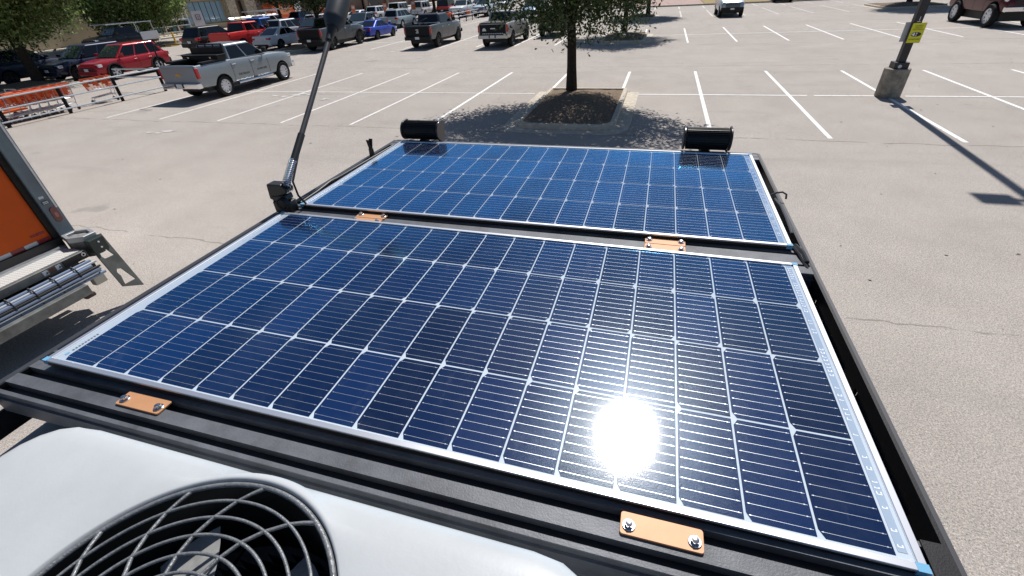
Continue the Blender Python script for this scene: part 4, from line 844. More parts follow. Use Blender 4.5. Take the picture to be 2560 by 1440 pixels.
b = MB(); BX(b, -7.50, -7.155, .98, 3.34, .80, .852); dk = b.build('lift_deck', m_chequer(), bt, 0)
b = MB(); BX(b, -7.63, -7.522, .98, 3.404, .5, .979); b.build('sill_wall', BLACK, bt, 0)
b = MB(); BX(b, -7.52, -7.44, 1.2, 3.36, .8525, .88); b.build('deck_sill', GALV, bt, 0)
b = MB(); BX(b, -7.15, -7.10, .98, 3.36, .745, .846); ch = b.build('deck_channel', DGREY, bt, 0, .004, 1)
b = MB()
for y0, m_ in ((2.97, 0), (2.895, 1), (2.82, 0), (2.28, 0)): BX(b, -7.0995, -7.0975, y0, y0 + .058, .765, .825, m_)
b.build('sticker', [WHITEP, mat('sticker_brown', (.12, .05, .035), .5)], ch, 0)
b = MB()
for y0 in (2.985, 2.835): b.prism([(y0 - 2.3 + .012, .778), (y0 - 2.3 + .03, .812), (y0 - 2.3 + .036, .795), (y0 - 2.3 + .046, .79)], 'x', 2.903, 2.9045)
b.build('sticker_arrow', BLACK, ch, 0)
b = MB(); BX(b, -7.0995, -7.085, 3.06, 3.34, .75, .838); b.build('channel_recess', BLACK, ch, 0)
b = MB(); b.lathe([(.014, -.006), (.026, -.006), (.026, .006), (.014, .006)], 20, frame_M((2.925, 3.30 - 2.3, .815), (0, 1, 0), (0, 0, 1)), 0, True); b.build('ring', GALV, ch)
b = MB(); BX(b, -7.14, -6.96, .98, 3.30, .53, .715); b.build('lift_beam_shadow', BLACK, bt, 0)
TUB = mat('bundle_blue_white', (.20, .26, .37), .35, .4, .5, .2)
b = MB()
for q, (dx, dz, r_) in enumerate(((-.005, .142, .020), (.030, .122, .016), (.058, .098, .022), (.078, .064, .014), (.080, .030, .020), (.086, -.005, .014), (.072, -.038, .020), (.02, .10, .02), (.03, .03, .04))): b.tube([(3.025 + dx, -1.35, .60 + dz), (3.025 + dx, .98 + .05 * math.sin(q * 2.3), .60 + dz)], r_, 10, (0, 1, 0, 2, 0, 1, 0, 2, 2)[q])
tu = b.build('roller_bundle', [TUB, mat('bundle_white', (.50, .53, .56), .35, .3), BLACK], bt, 35)
for y0 in (3.05, 2.80, 2.56, 2.32, 2.08): b = MB(); b.tube([(3.02, y0 - 2.3, .775), (3.085, y0 - 2.3, .745), (3.115, y0 - 2.3, .66), (3.11, y0 - 2.3, .56)], .009, 6); b.build('strap', BLACK, tu)
b = MB(); BX(b, -7.02, -6.93, 3.16, 3.31, .42, .64); b.build('end_bracket', mat('bracket_cream', (.42, .41, .36), .5, .3), bt, 0, .006, 1)
b = MB(); BX(b, -7.45, -6.88, .98, 3.0, .58, .61); b.build('under_panel', mat('grimy_green', (.06, .062, .035), .8, 0, .3, 0, (5, .7)), bt, 0)
b = MB(); BX(b, -6.90, -6.80, .6, 3.02, .42, .555); br = b.build('bumper_bar', DGREY, bt, 0, .01, 2)
b = MB(); BX(b, -6.92, -6.83, 2.93, 3.06, .36, .419); b.build('bumper_end', mat('bumper_end_brown', (.05, .028, .02), .6), br, 0, .02, 2)
# corner housing with hexagonal window, hinge block, fin plate with two D-shaped holes
b = MB()
hexo = [(-7.50, 3.40), (-7.50, 3.56), (-7.33, 3.665), (-7.13, 3.60), (-7.13, 3.44), (-7.30, 3.34)]
def hx(sc, cx=-7.315, cy=3.50): return [(cx + (x - cx) * sc + 10, cy + (y - cy) * sc - 2.3) for x, y in hexo]
A_h, B_h = hx(1), hx(.70); n = 6
vs = [(*p, .93) for p in A_h] + [(*p, 1.0) for p in A_h] + [(*p, 1.0) for p in B_h] + [(*p, .93) for p in B_h]
b.add(vs, [(k * n + i, k * n + (i + 1) % n, ((k + 1) % 4) * n + (i + 1) % n, ((k + 1) % 4) * n + i) for k in range(4) for i in range(n)])
b.build('corner_housing', mat('housing_light_grey', (.34, .36, .37), .4, .3), bt, 0, .004, 1)
b = MB(); b.prism([(x, y) for x, y in hx(.69)], 'z', .95, .965); b.build('housing_cover', mat('cover_grey', (.26, .25, .24), .5, .2, .5, 0, (20, .4)), bt, 0)
b = MB(); b.prism([(x, y) for x, y in hx(.93)], 'z', .70, .929); b.build('housing_skirt', mat('skirt_grey', (.12, .125, .12), .5, .3, .5, 0, (9, .5)), bt, 0)
b = MB(); BX(b, -7.12, -7.02, 3.40, 3.60, .76, .955); hb = b.build('hinge_block', mat('hinge_black', (.018, .03, .028), .4), bt, 0, .012, 2)
b = MB()
for z in (.90, .82): b.lathe([(.012, 0), (.012, .006), (.004, .008)], 10, frame_M((2.981, 3.51 - 2.3, z), (0, 1, 0), (0, 0, 1)))
b.build('rivet', WHITEP, hb)
def fin(y, z): return Vector((2.88 + (.95 - z) * .40, y - 2.3, z))
outl = [(3.41, .74), (3.60, .955), (3.645, .95), (3.60, .17), (3.38, .28)]
holes = [[(3.445, .70), (3.46, .77), (3.50, .815), (3.55, .80), (3.585, .66), (3.46, .665)], [(3.455, .40), (3.45, .46), (3.48, .50), (3.53, .48), (3.575, .285), (3.42, .29)]]
bm = bmesh.new(); allv = []
loops = []
for lp_ in [outl] + holes:
    vv = [bm.verts.new(fin(*p)) for p in lp_]; loops.append([bm.edges.new((vv[i], vv[(i + 1) % len(vv)])) for i in range(len(vv))])
bmesh.ops.triangle_fill(bm, edges=[e for l in loops for e in l], use_beauty=True)
g = bmesh.ops.extrude_face_region(bm, geom=list(bm.faces)); bmesh.ops.translate(bm, verts=[q for q in g['geom'] if isinstance(q, bmesh.types.BMVert)], vec=(-.022, 0, -.012)); bmesh.ops.recalc_face_normals(bm, faces=bm.faces)
me = bpy.data.meshes.new('fin_plate'); bm.to_mesh(me); bm.free(); me.materials.append(mat('fin_dark_steel', (.10, .105, .095), .5, .35, .5, 0, (6, .3)))
o = bpy.data.objects.new('fin_plate', me); C.objects.link(o); o.parent = bt
# cab, chassis and wheels (out of frame, but they carry the box and throw its shadow)
b = MB(); BX(b, -14.6, -7.6, 1.5, 3.05, .55, .97); b.build('chassis', BLACK, bt, 0)
b = MB(); b.prism([(-14.9, .5), (-14.9, 1.35), (-14.3, 1.5), (-13.7, 2.35), (-12.7, 2.4), (-12.7, .5)], 'y', -1.05, 1.05, 0, Matrix.Translation((10, 0, 0))); b.build('cab', ORG, bt, 0, .05, 3)
for x_ in (-13.9, -9.3):
    for s in (-1, 1):
        b = MB(); b.lathe([(.2, -.13), (.40, -.14), (.42, -.1), (.42, .1), (.40, .14), (.2, .13)], 26, Matrix.Translation((x_ + 10, s * .98, .42)) @ Matrix.Rotation(math.pi / 2, 4, 'X'), 0, True); w_ = b.build('wheel', RUBBER, bt)
        b = MB(); b.lathe([(.02, -.1), (.21, -.1), (.21, .1), (.02, .1)], 20, Matrix.Translation((x_ + 10, s * .98, .42)) @ Matrix.Rotation(math.pi / 2, 4, 'X')); b.build('rim', GALV, w_)

# people ------------------------------------------------------------------------------------------
SKIN = mat('skin', (.32, .17, .11), .55); HAIR = mat('hair_dark', (.02, .015, .012), .7)
def person(label, x, y, rz, shirt, trousers, pose='stand', h=1.75, z=0):
    p = thing('person', label, 'person', (x, y, z), rz, None); p.scale = (h / 1.75,) * 3
    J = [((0, 0, .93), .15), ((0, 0, 1.12), .135), ((0.01, 0, 1.36), .155), ((.0, 0, 1.47), .07), ((.02, 0, 1.53), .055), ((.03, 0, 1.63), .092), ((.03, 0, 1.70), .085)]
    E = [(0, 1), (1, 2), (2, 3), (3, 4), (4, 5), (5, 6)]
    step = .14 if pose == 'walk' else .03; reach = .38 if pose == 'reach' else .05
    for s in (-1, 1):
        a = len(J); J += [((0, s * .10, .86), .105), ((s * step * .6 + .03, s * .105, .50), .068), ((s * step - .02, s * .11, .10), .045), ((s * step + .10, s * .12, .035), .036)]; E += [(0, a), (a, a + 1), (a + 1, a + 2), (a + 2, a + 3)]
        a = len(J); rr = reach if s < 0 else reach * .6
        J += [((0, s * .19, 1.40), .062), ((-.02 + rr * .5, s * .25, 1.13 + rr * .2), .045), ((.06 + rr, s * .23, .90 + rr * .75), .033), ((.09 + rr * 1.2, s * .225, .80 + rr * .95), .030)]; E += [(2, a), (a, a + 1), (a + 1, a + 2), (a + 2, a + 3)]
    me = bpy.data.meshes.new('body'); me.from_pydata([j[0] for j in J], E, []); o = bpy.data.objects.new('body', me); C.objects.link(o); o.parent = p
    sk = o.modifiers.new('skin', 'SKIN'); sk.use_smooth_shade = True
    for i, d in enumerate(me.skin_vertices[0].data): d.radius = (J[i][1], J[i][1] * (1.25 if i in (1, 2) else 1.0)); d.use_root = (i == 0)
    sub = o.modifiers.new('sub', 'SUBSURF'); sub.levels = 1; sub.render_levels = 1
    bpy.context.view_layer.update(); apply_mods(o)
    me = o.data; me.materials.clear()
    for m_ in (SKIN, shirt, trousers, BLACK): me.materials.append(m_)
    for f in me.polygons:
        c = f.center; f.use_smooth = True
        if c.z < .075: f.material_index = 3
        elif c.z < .94 and abs(c.y) < .20: f.material_index = 2
        elif c.z < 1.48 and not (abs(c.y) > .17 and (c.z < 1.2 or c.x > .18)): f.material_index = 1
        else: f.material_index = 0
    b = MB(); b.lathe([(.04, -.005), (.098, .0), (.101, .04), (.085, .085), (.05, .11), (.01, .118)], 16, Matrix.Translation((.015, 0, 1.655))); b.build('hair', HAIR, p, 60)
    b = MB(); b.prism([(.115, -.012), (.145, 0), (.115, .012)], 'z', 1.615, 1.645); b.build('nose', SKIN, p, 0)
    return p
cl = lambda n, c: mat(n, c, .8, 0, .2, 0, (8, .15))
person('person in a white shirt leaning over the front of the dark pickup', -25.6, 42.0, R_(170), cl('shirt_white', (.72, .74, .78)), cl('trousers_dark', (.03, .035, .05)), 'reach')
person('person in black clothes at the open door of the red pickup', -31.1, 34.9, R_(100), cl('shirt_black', (.015, .015, .018)), MATS['trousers_dark'], 'reach')
person('person in dark clothes walking before the store entrance', -54.0, 92.0, R_(20), MATS['shirt_black'], cl('trousers_blue', (.05, .07, .13)), 'walk')
person('person in a purple grey top walking along the store front', -52.5, 86.0, R_(200), cl('shirt_mauve', (.22, .15, .22)), MATS['trousers_dark'], 'walk')
# orange sign posts between the white cars
for i, (x_, y_, lb) in enumerate(((-33.9, 52.0, 'orange and white sign post left of the white SUV row'), (-30.3, 52.8, 'orange and white sign post between the two rearmost white SUVs'), (-28.9, 57.0, 'orange sign post just left of the dark trunk'))):
    s_ = thing('sign_post', lb, 'sign', (x_, y_, 0), 0, 'orange sign posts')
    b = MB(); b.tube([(0, 0, 0), (0, 0, 2.2)], .035, 8); b.build('post', GALV, s_)
    b = MB(); b.box(-.24, .24, -.062, -.04, 1.35, 2.25); pn = b.build('panel', mat('sign_post_orange', (.70, .20, .08), .5), s_, 0)
    b = MB(); b.box(-.16, .16, -.066, -.063, 1.9, 2.12); b.build('symbol', WHITEP, pn, 0)

# ------------------------------------------------------------------ the camper van under the camera, its rack and what is mounted on it
ZP = CZ - 0.587                                # upper face of the solar panels
ZB = CZ - 0.602                                # upper face of the crossbars
ZL = CZ - 0.617                                # reference height of the side rails
ZR = CZ - 0.725                                # van roof
van = thing('camper_van', 'pale grey van roof below the black roof rack, at the bottom of the view', 'van', (-0.38, -1.5, 0))
def vloc(x, y, z): return (x + 0.38, y + 1.5, z)
VANW = mat('van_roof_grey', (0.50, 0.51, 0.52), 0.4, 0, 0.5, 0.2, (5, 0.12))
VANB = mat('van_body_dark', (0.05, 0.055, 0.06), 0.35, 0, 0.5, 0.5, (4, 0.2))
mb = MB()
sec = [(-0.78, ZR), (-0.80, ZR - 0.012), (-0.83, ZR - 0.07), (-0.90, ZR - 0.25), (-0.955, 1.9), (-0.99, 1.2), (-0.99, 0.5), (-0.93, 0.36)]
sec = sec + [(-x, z) for x, z in sec[::-1]]
mb.prism(sec, 'y', -3.4, 3.25)
mb.build('body', VANB, van, 30)
mb = MB()
xs = [-0.775 + 1.55 * i / 60 for i in range(61)]
def ribz(x): return ZR + 0.006 + (0.010 if (abs(((x + 0.8) % 0.26) - 0.13) < 0.05) else 0)
for i in range(60): mb.quad((xs[i], -3.35, ribz(xs[i])), (xs[i + 1], -3.35, ribz(xs[i + 1])), (xs[i + 1], 3.2, ribz(xs[i + 1])), (xs[i], 3.2, ribz(xs[i])))
mb.build('roof', VANW, van, 20)
RUST = mat('rusty_seam', (0.20, 0.10, 0.045), 0.9, 0, 0.1, 0, (60, 0.5))
mb = MB()
for x in (-0.115, -0.052, -0.53, -0.88): mb.box(x + .38, x + .383, 1.5 + 0.13, 1.5 + 0.30, ZR + 0.017, ZR + 0.0185)
mb.build('roof_seam', RUST, van, 0)
for sgn in (-1, 1):
    mb = MB()
    mb.box(0.80 if sgn > 0 else -0.86, 0.86 if sgn > 0 else -0.80, -3.3, 3.2, ZR - 0.095, ZR - 0.055)
    mb.build('roof_gutter', BLACKM, van, 0)
def van_wheel(x, y):
    mb = MB(); M = Matrix.Translation((x, y, 0.34)) @ Matrix.Rotation(math.pi / 2, 4, 'Y')
    mb.lathe([(0.2, -0.11), (0.32, -0.11), (0.34, -0.08), (0.34, 0.08), (0.32, 0.11), (0.2, 0.11)], 28, M, 0, True)
    wh = mb.build('wheel', RUBBER, van)
    mb = MB(); mb.lathe([(0.02, -0.09), (0.2, -0.1), (0.205, 0.1), (0.02, 0.09)], 24, M); mb.build('rim', GALV, wh)
for x in (-0.86, 0.86):
    for y in (-2.2, 2.0): van_wheel(x, y)

# roof rack ----------------------------------------------------------------
rack = thing('roof_rack', 'black slotted roof rack carrying two blue solar panels', 'roof rack', (-0.378, 1.0, ZB - 0.06))
O = Vector((-0.378, 1.0, ZB - 0.06))
def L_(x, y, z): return (x - O.x, y - O.y, z - O.z)
YA, YB = -0.75, 1.935
def rail(xin, xout, slots=True):
    z0, z1, z2, z3 = ZL - 0.085, ZL - 0.035, ZL - 0.018, ZL + 0.012
    mb = MB()
    def bx(y0, y1, za, zb, xa=xin, xb=xout): a = L_(xa, y0, za); b = L_(xb, y1, zb); mb.box(a[0], b[0], a[1], b[1], a[2], b[2])
    bx(YA, YB, z0, z1); bx(YA, YB, z2, z3)
    y = YA; gap = 0.055; sl = 0.235
    while y < YB:
        bx(y, min(y + gap, YB), z1, z2)
        y += gap + sl
    o = mb.build('side_rail', BLACKM, rack, 0)
    return o
rail(-1.176, -1.170)
o = rail(0.411, 0.417)
# outer flange of each rail
for xa, xb in ((-1.192, -1.1765), (0.4175, 0.424)):
    mb = MB(); a = L_(xa, YA, ZL + 0.004); b = L_(xb, YB, ZL + 0.011); mb.box(a[0], b[0], a[1], b[1], a[2], b[2])
    mb.build('rail_flange', mat('flange_dark', (0.05, 0.052, 0.058), 0.45, 0.2), rack, 0)
mb = MB()                                      # inner lips inside the slots of the right-hand rail
y = YA + 0.055
while y < YB - 0.2:
    a = L_(0.4175, y, ZL - 0.05); b = L_(0.4195, y + 0.235, ZL - 0.012); mb.box(a[0], b[0], a[1], b[1], a[2], b[2]); y += 0.29
mb.build('slot_backing', mat('dull_slot_grey', (0.10, 0.12, 0.13), 0.5, 0.3), rack, 0)
def crossbar(y0, y1, grooves, dep=0.018, h=0.055):
    prof = [(y0 + 0.002, ZB - h), (y0, ZB - h + 0.002), (y0, ZB - 0.014), (y0 + 0.004, ZB - 0.0135), (y0 + 0.004, ZB - 0.001), (y0 + 0.005, ZB)]
    for a, b in grooves: prof += [(a, ZB), (a, ZB - dep), (b, ZB - dep), (b, ZB)]
    prof += [(y1 - 0.001, ZB), (y1, ZB - 0.002), (y1, ZB - h)]
    prof = [(y - O.y, z - O.z) for y, z in prof]
    mb = MB(); mb.prism(prof, 'x', -1.1695 - O.x, 0.4105 - O.x, 0)
    o = mb.build('crossbar', [BARGREY, BLACKM], rack, 0)
    for a, b in grooves:                        # black rubber strip lying in each groove
        g = MB(); p = L_(-1.168, a + 0.0004, ZB - dep + 0.0002); q = L_(0.409, b - 0.0004, ZB - dep + 0.003); g.box(p[0], q[0], p[1], q[1], p[2], q[2])
        g.build('rubber_strip', BLACK, o, 0)
    return o
crossbar(0.277, 0.402, [(0.2895, 0.3062), (0.3300, 0.3484), (0.368, 0.394)])
crossbar(1.030, 1.170, [(1.066, 1.076), (1.1205, 1.1330), (1.143, 1.155)])
crossbar(1.845, 1.932, [(1.878, 1.884), (1.915, 1.921)])
crossbar(-0.70, -0.60, [(-0.66, -0.64)])
mb = MB()                                      # feet that carry the rack on the roof
for y in (0.34, 1.1, 1.88, -0.65):
    for x in (-1.13, 0.37): a = L_(x - 0.02, y - 0.03, ZR - 0.05); b = L_(x + 0.02, y + 0.03, ZB - 0.0552); mb.box(a[0], b[0], a[1], b[1], a[2], b[2])
mb.build('rack_foot', BLACKM, rack, 0)
for xa, xb in ((-1.1695, -1.128), (0.3845, 0.4105)):      # black strips added to darken the gap beside each rail
    for y0, y1 in ((0.4035, 1.029), (1.171, 1.844)):
        mb = MB(); a = L_(xa, y0, ZL - 0.045); b = L_(xb, y1, ZL - 0.042); mb.box(a[0], b[0], a[1], b[1], a[2], b[2]); mb.build('gap_shade', BLACKM, rack, 0)
mb = MB(); a = L_(0.3845, 0.300, ZB + 0.0006); b = L_(0.4105, 0.402, ZB + 0.0026); mb.box(a[0], b[0], a[1], b[1], a[2], b[2]); mb.build('bar_end_shade', BLACKM, rack, 0)  # black sheet added over the lit crossbar end to make it dark
# bundle of cable ties and wire on the right rail
mb = MB()
mb.tube([L_(0.395, 1.165, ZB + 0.004), L_(0.402, 1.12, ZB + 0.008), L_(0.404, 1.08, ZB + 0.004)], 0.006, 6)
mb.tube([L_(0.388, 1.172, ZB + 0.002), L_(0.395, 1.11, ZB + 0.006), L_(0.402, 1.06, ZB - 0.002)], 0.004, 6)
mb.build('cable_tie', BLACK, rack)

# solar panels --------------------------------------------------------------
CELL = m_cell('solar_cell_blue', (0.003, 0.014, 0.058)); BACK = m_cell('panel_backsheet_white', (0.46, 0.53, 0.60), (0.8, 0.9, 1.0))
BUS = mat('busbar_tin', (0.55, 0.60, 0.66), 0.32, 0.6, 0.4, 0.0)
STRIP = m_cell('serial_strip_pale', (0.30, 0.38, 0.48)); MARKW = mat('serial_mark_white', (0.85, 0.88, 0.92), 0.35, 0, 0.5, 0.4)
PSIDE = mat('panel_frame_side_black', (0.012, 0.010, 0.010), 0.4)
def panel(label, x0, x1, y0, y1, cx0, cx1, cy0, cy1, logo, tilt=(0, 0)):
    ox, oy = (x0 + x1) / 2, (y0 + y1) / 2
    p = thing('solar_panel', label, 'solar panel', (ox, oy, ZP - 0.0148), 0, 'solar panels on the roof rack')
    X0, X1, Y0, Y1 = x0 - ox, x1 - ox, y0 - oy, y1 - oy
    f = 0.0100; H = 0.0148
    mb = MB()
    mb.box(X0, X1, Y0, Y0 + f, H - 0.004, H + 0.0005); mb.box(X0, X1, Y1 - f, Y1, H - 0.004, H + 0.0005)
    mb.box(X0, X0 + f, Y0 + f, Y1 - f, H - 0.004, H); mb.box(X1 - f, X1, Y0 + f, Y1 - f, H - 0.004, H)
    mb.box(X0, X0 + 0.0015, Y0 + 0.001, Y1 - 0.001, 0, H - 0.0042); mb.box(X1 - 0.0015, X1, Y0 + 0.001, Y1 - 0.001, 0, H - 0.0042)
    mb.build('frame', SILVER, p, 0, 0.0008, 1)
    mb = MB(); mb.box(X0 + 0.002, X1 - 0.002, Y0 + 0.0005, Y0 + 0.002, 0, H - 0.0042); mb.box(X0 + 0.002, X1 - 0.002, Y1 - 0.002, Y1 - 0.0005, 0, H - 0.0042)
    mb.box(X0 + 0.003, X1 - 0.003, Y0 + 0.003, Y1 - 0.003, 0.002, 0.006)
    mb.build('frame_skirt', PSIDE, p, 0)
    mb = MB(); mb.quad((X0 + f, Y0 + f, H - 0.003), (X1 - f, Y0 + f, H - 0.003), (X1 - f, Y1 - f, H - 0.003), (X0 + f, Y1 - f, H - 0.003))
    mb.build('backsheet', BACK, p, 0)
    # half-cut cells: 17 columns, 4 rows; two corners of each half cell are clipped
    mb = MB(); bus = MB()
    nx, ny = 17, 4; px = (cx1 - cx0) / nx; py = (cy1 - cy0) / ny; z = H - 0.0026; zb = H - 0.00235
    for i in range(nx):
        for j in range(ny):
            a = cx0 - ox + i * px + 0.0016; b = a + px - 0.0032; c = cy0 - oy + j * py + 0.0019; d = c + py - 0.0038; k = 0.0115
            if j < 2: poly = [(a + k * .55, c), (b, c), (b, d), (a + k * .55, d), (a, d - k), (a, c + k)]
            else: poly = [(a, c), (b - k * .55, c), (b, c + k), (b, d - k), (b - k * .55, d), (a, d)]
            mb.add([(u, v, z) for u, v in poly], [tuple(range(6))])
            for q in range(10):
                yy = c + (d - c) * (q + 0.5) / 10; hw = 0.00023
                bus.quad((a + 0.003, yy - hw, zb), (b - 0.002, yy - hw, zb), (b - 0.002, yy + hw, zb), (a + 0.003, yy + hw, zb))
                for xx in (a + 0.005, b - 0.006):
                    bus.quad((xx - 0.0010, yy - 0.0007, zb + 0.0001), (xx + 0.0010, yy - 0.0007, zb + 0.0001), (xx + 0.0010, yy + 0.0007, zb + 0.0001), (xx - 0.0010, yy + 0.0007, zb + 0.0001))
    mb.build('cell_array', CELL, p, 0); bus.build('busbars', BUS, p, 0)
    # strip of embossed serial marks along the right edge
    sx0, sx1 = cx1 - ox + 0.002, cx1 - ox + 0.0125
    mb = MB(); mb.quad((sx0, Y0 + 0.02, z), (sx1, Y0 + 0.02, z), (sx1, Y1 - 0.012, z), (sx0, Y1 - 0.012, z))
    st = mb.build('serial_strip', STRIP, p, 0)
    rnd = random.Random(int(y0 * 1000)); mk = MB(); yy = Y0 + 0.026
    while yy < Y1 - 0.02:
        if rnd.random() < 0.8:
            xa = sx0 + 0.002; hh = rnd.uniform(0.002, 0.0055); zz = z + 0.0002
            mk.quad((xa, yy, zz), (xa + 0.0065, yy, zz), (xa + 0.0065, yy + 0.0012, zz), (xa, yy + 0.0012, zz))
            mk.quad((xa, yy + 0.0012, zz), (xa + 0.0012, yy + 0.0012, zz), (xa + 0.0012, yy + hh, zz), (xa, yy + hh, zz))
            if rnd.random() < 0.6: mk.quad((xa + 0.005, yy + 0.0012, zz), (xa + 0.0065, yy + 0.0012, zz), (xa + 0.0065, yy + hh, zz), (xa + 0.005, yy + hh, zz))
        yy += rnd.choice((0.009, 0.0095, 0.0105, 0.02))
    mk.build('serial_marks', MARKW, st, 0)
    for a, b, c, d in ((X0 - .0008, X0 + .011, Y0 - .0008, Y0 + f), (X1 - .013, X1 + .0008, Y0 - .0008, Y0 + f), (X0 - .0008, X0 + .010, Y1 - f, Y1 + .0008), (X1 - .012, X1 + .0008, Y1 - f, Y1 + .0008)):
        mb = MB(); mb.box(a, b, c, d, H - 0.010, H + 0.0010); mb.build('corner_cap', BLUECAP, p, 0)
    if logo:                                    # small printed maker's mark by the left edge: blue square, row of tiny dark letters
        mb = MB(); lx = cx0 - ox - 0.011
        mb.quad((lx, cy0 - oy + 0.012, z + .0001), (lx + 0.006, cy0 - oy + 0.012, z + .0001), (lx + 0.006, cy0 - oy + 0.020, z + .0001), (lx, cy0 - oy + 0.020, z + .0001))
        for q in range(9): y_ = cy0 - oy + 0.026 + q * 0.0062; mb.quad((lx + .001, y_, z + .0001), (lx + 0.0055, y_, z + .0001), (lx + 0.0055, y_ + 0.0036, z + .0001), (lx + .001, y_ + 0.0036, z + .0001), 1)
        mb.build('printed_mark', [BLUECAP, mat('ink_dark', (0.10, 0.12, 0.16), 0.5)], p, 0)
    p.rotation_euler = (tilt[0], tilt[1], 0)
    return p
panel('nearer blue solar panel with a blazing sun reflection on its glass', -1.121, 0.377, 0.3565, 1.0640, -1.0870, 0.3495, 0.3690, 1.0570, True, (R_(0.0), R_(0.5)))
panel('farther blue solar panel, its far edge under two black work lights', -1.113, 0.382, 1.1405, 1.8690, -1.0825, 0.3545, 1.1545, 1.8560, False)

# brackets -------------------------------------------------------------------
def bracket(label, x, y, flip=1, rz=0.0):
    b = thing('mounting_bracket', label, 'bracket', (x, y, ZB + 0.0005), rz, 'copper coloured panel brackets')
    mb = MB(); mb.prism(rrect(-0.052, 0.052, -0.0155, 0.0155, 0.004, 4), 'z', 0, 0.0035)
    pl = mb.build('plate', TAN, b, 0, 0.0005, 1)
    for sx in (-0.041, 0.041):
        mb = MB(); M = Matrix.Translation((sx, -0.003 * flip, 0.0036))
        mb.lathe([(0.0085, 0), (0.0085, 0.0012), (0.0078, 0.0016)], 20, M)
        hx = [(0.0058 * math.cos(R_(60 * k + 12)), 0.0058 * math.sin(R_(60 * k + 12))) for k in range(6)]
        mb.prism([(u + sx, v - 0.003 * flip) for u, v in hx], 'z', 0.0052, 0.0095)
        mb.lathe([(0.0048, 0.0095), (0.0042, 0.0108), (0.002, 0.0114)], 12, Matrix.Translation((sx, -0.003 * flip, -0.0)), )
        mb.build('bolt', STEEL, b, 30)
    return b
bracket('tan bracket in front of the nearer panel, beside the white air conditioner', -0.829, 0.331)
bracket('orange tan bracket at bottom right below the sun reflection', 0.0758, 0.330)
bracket('left upper tan bracket between the panels, touching the far panel', -0.828, 1.1235, -1)
bracket('left lower tan bracket between the panels, touching the near panel', -0.8295, 1.0905, 1)
bracket('right upper copper bracket between the panels, touching the far panel', 0.0738, 1.1235, -1)
bracket('right lower copper bracket between the panels, touching the near panel', 0.0735, 1.0905, 1)

# light pods -------------------------------------------------------------------
def work_light(label, x, wd):
    t = thing('work_light', label, 'work light', (x, 1.93, ZB), 0, 'black work lights on the front crossbar')
    hw = wd / 2; dsh = lambda r, g: [(-0.004 + (r + .002) * math.cos(R_(q)), 0.0505 + r * math.sin(R_(q))) for q in range(100, 261, 10)] + [(0.022 + g, 0.0505 - r), (0.032 + g, 0.0505 - r + .006), (0.032 + g, 0.0505 + r - .008), (0.024 + g, 0.0505 + r)]
    prof = dsh(0.0375, 0)
    mb = MB(); mb.prism(prof, 'x', -hw + 0.008, hw - 0.008); mb.build('housing', BLACKM, t, 0, 0.002, 1)
    mb = MB()                                   # cooling fins on the back and top
    for i in range(15):
        a = R_(72 + 178 * i / 14); y = -0.004 + 0.0405 * math.cos(a); z = 0.0505 + 0.0385 * math.sin(a)
        mb.box(-hw + 0.0085, hw - 0.0085, -0.0022, 0.0022, -0.0007, 0.0007, 0, Matrix.Translation((0, y, z)) @ Matrix.Rotation(a, 4, 'X'))
    mb.build('cooling_fins', mat('fin_black', (0.02, 0.02, 0.02), 0.35, 0.4), t, 0)
    cap = dsh(0.0425, .004)
    for s in (-1, 1):
        mb = MB(); a, b = (s * hw - 0.004, s * hw + 0.004); mb.prism(cap, 'x', a, b); mb.build('end_cap', mat('end_cap_black', (0.03, 0.032, 0.034), 0.3, 0.2), t, 0, 0.002, 2)
    mb = MB(); mb.box(-hw + 0.01, hw - 0.01, 0.0325, 0.035, 0.018, 0.084); mb.build('lens', CLEARLENS, t, 0)
    mb = MB(); mb.prism([(-0.022, 0.0005), (0.022, 0.0005), (0.016, 0.008), (0.012, 0.0145), (-0.012, 0.0145), (-0.016, 0.008)], 'y', -0.018, 0.018); mb.build('foot', BLACK, t, 0)
    mb = MB(); mb.tube([(hw - 0.015, -0.01, 0.02), (hw - 0.003, -0.014, 0.004), (hw + 0.012, -0.018, 0.001)], 0.0035, 6); mb.build('cable', BLACK, t)
    t.rotation_euler = (R_(2), 0, 0)
    return t
work_light('black finned work light at the far left corner of the roof rack', -1.024, 0.180)
work_light('black finned work light at the far right corner of the roof rack', 0.219, 0.170)

# antenna ------------------------------------------------------------------------
ant = thing('antenna', 'tall black whip antenna on a spring base at the rack left side', 'antenna', (-1.145, 1.112, ZL))
AO = Vector((-1.145, 1.112, ZL))
def AL(p): return Vector((p[0], p[1], p[2] + CZ)) - AO
mb = MB()
mb.box(-0.034, 0.030, -0.018, 0.022, 0.0155, 0.055)
mb.box(-0.030, 0.026, -0.015, 0.024, 0.055, 0.075, 0, Matrix.Rotation(R_(-4), 4, 'Y'))
mb.prism([(-0.046, 0.060), (-0.040, 0.112), (0.014, 0.112), (0.034, 0.098), (0.030, 0.082), (-0.004, 0.072), (-0.020, 0.052)], 'y', -0.012, 0.026)
mb.build('mount', BLACK, ant, 0, 0.004, 2)
mb = MB(); M = Matrix.Translation((0.016, -0.02, 0.055)) @ Matrix.Rotation(math.pi / 2, 4, 'X')
mb.lathe([(0.019, -0.004), (0.019, 0.012), (0.016, 0.015), (0.014, 0.013), (0.006, 0.013)], 24, M); mb.build('knob', BLACKM, ant)
P0 = Vector((-1.118, 1.12, -0.505))
def AP(t): return P0 + Vector((-0.090 + 0.02 * (0.6 - t), 0.79, 0.60)) * t
mb = MB(); hel = []
d = (AP(0.09) - AP(-0.01)).normalized(); u = d.orthogonal().normalized(); q = d.cross(u)
N = 14 * 12
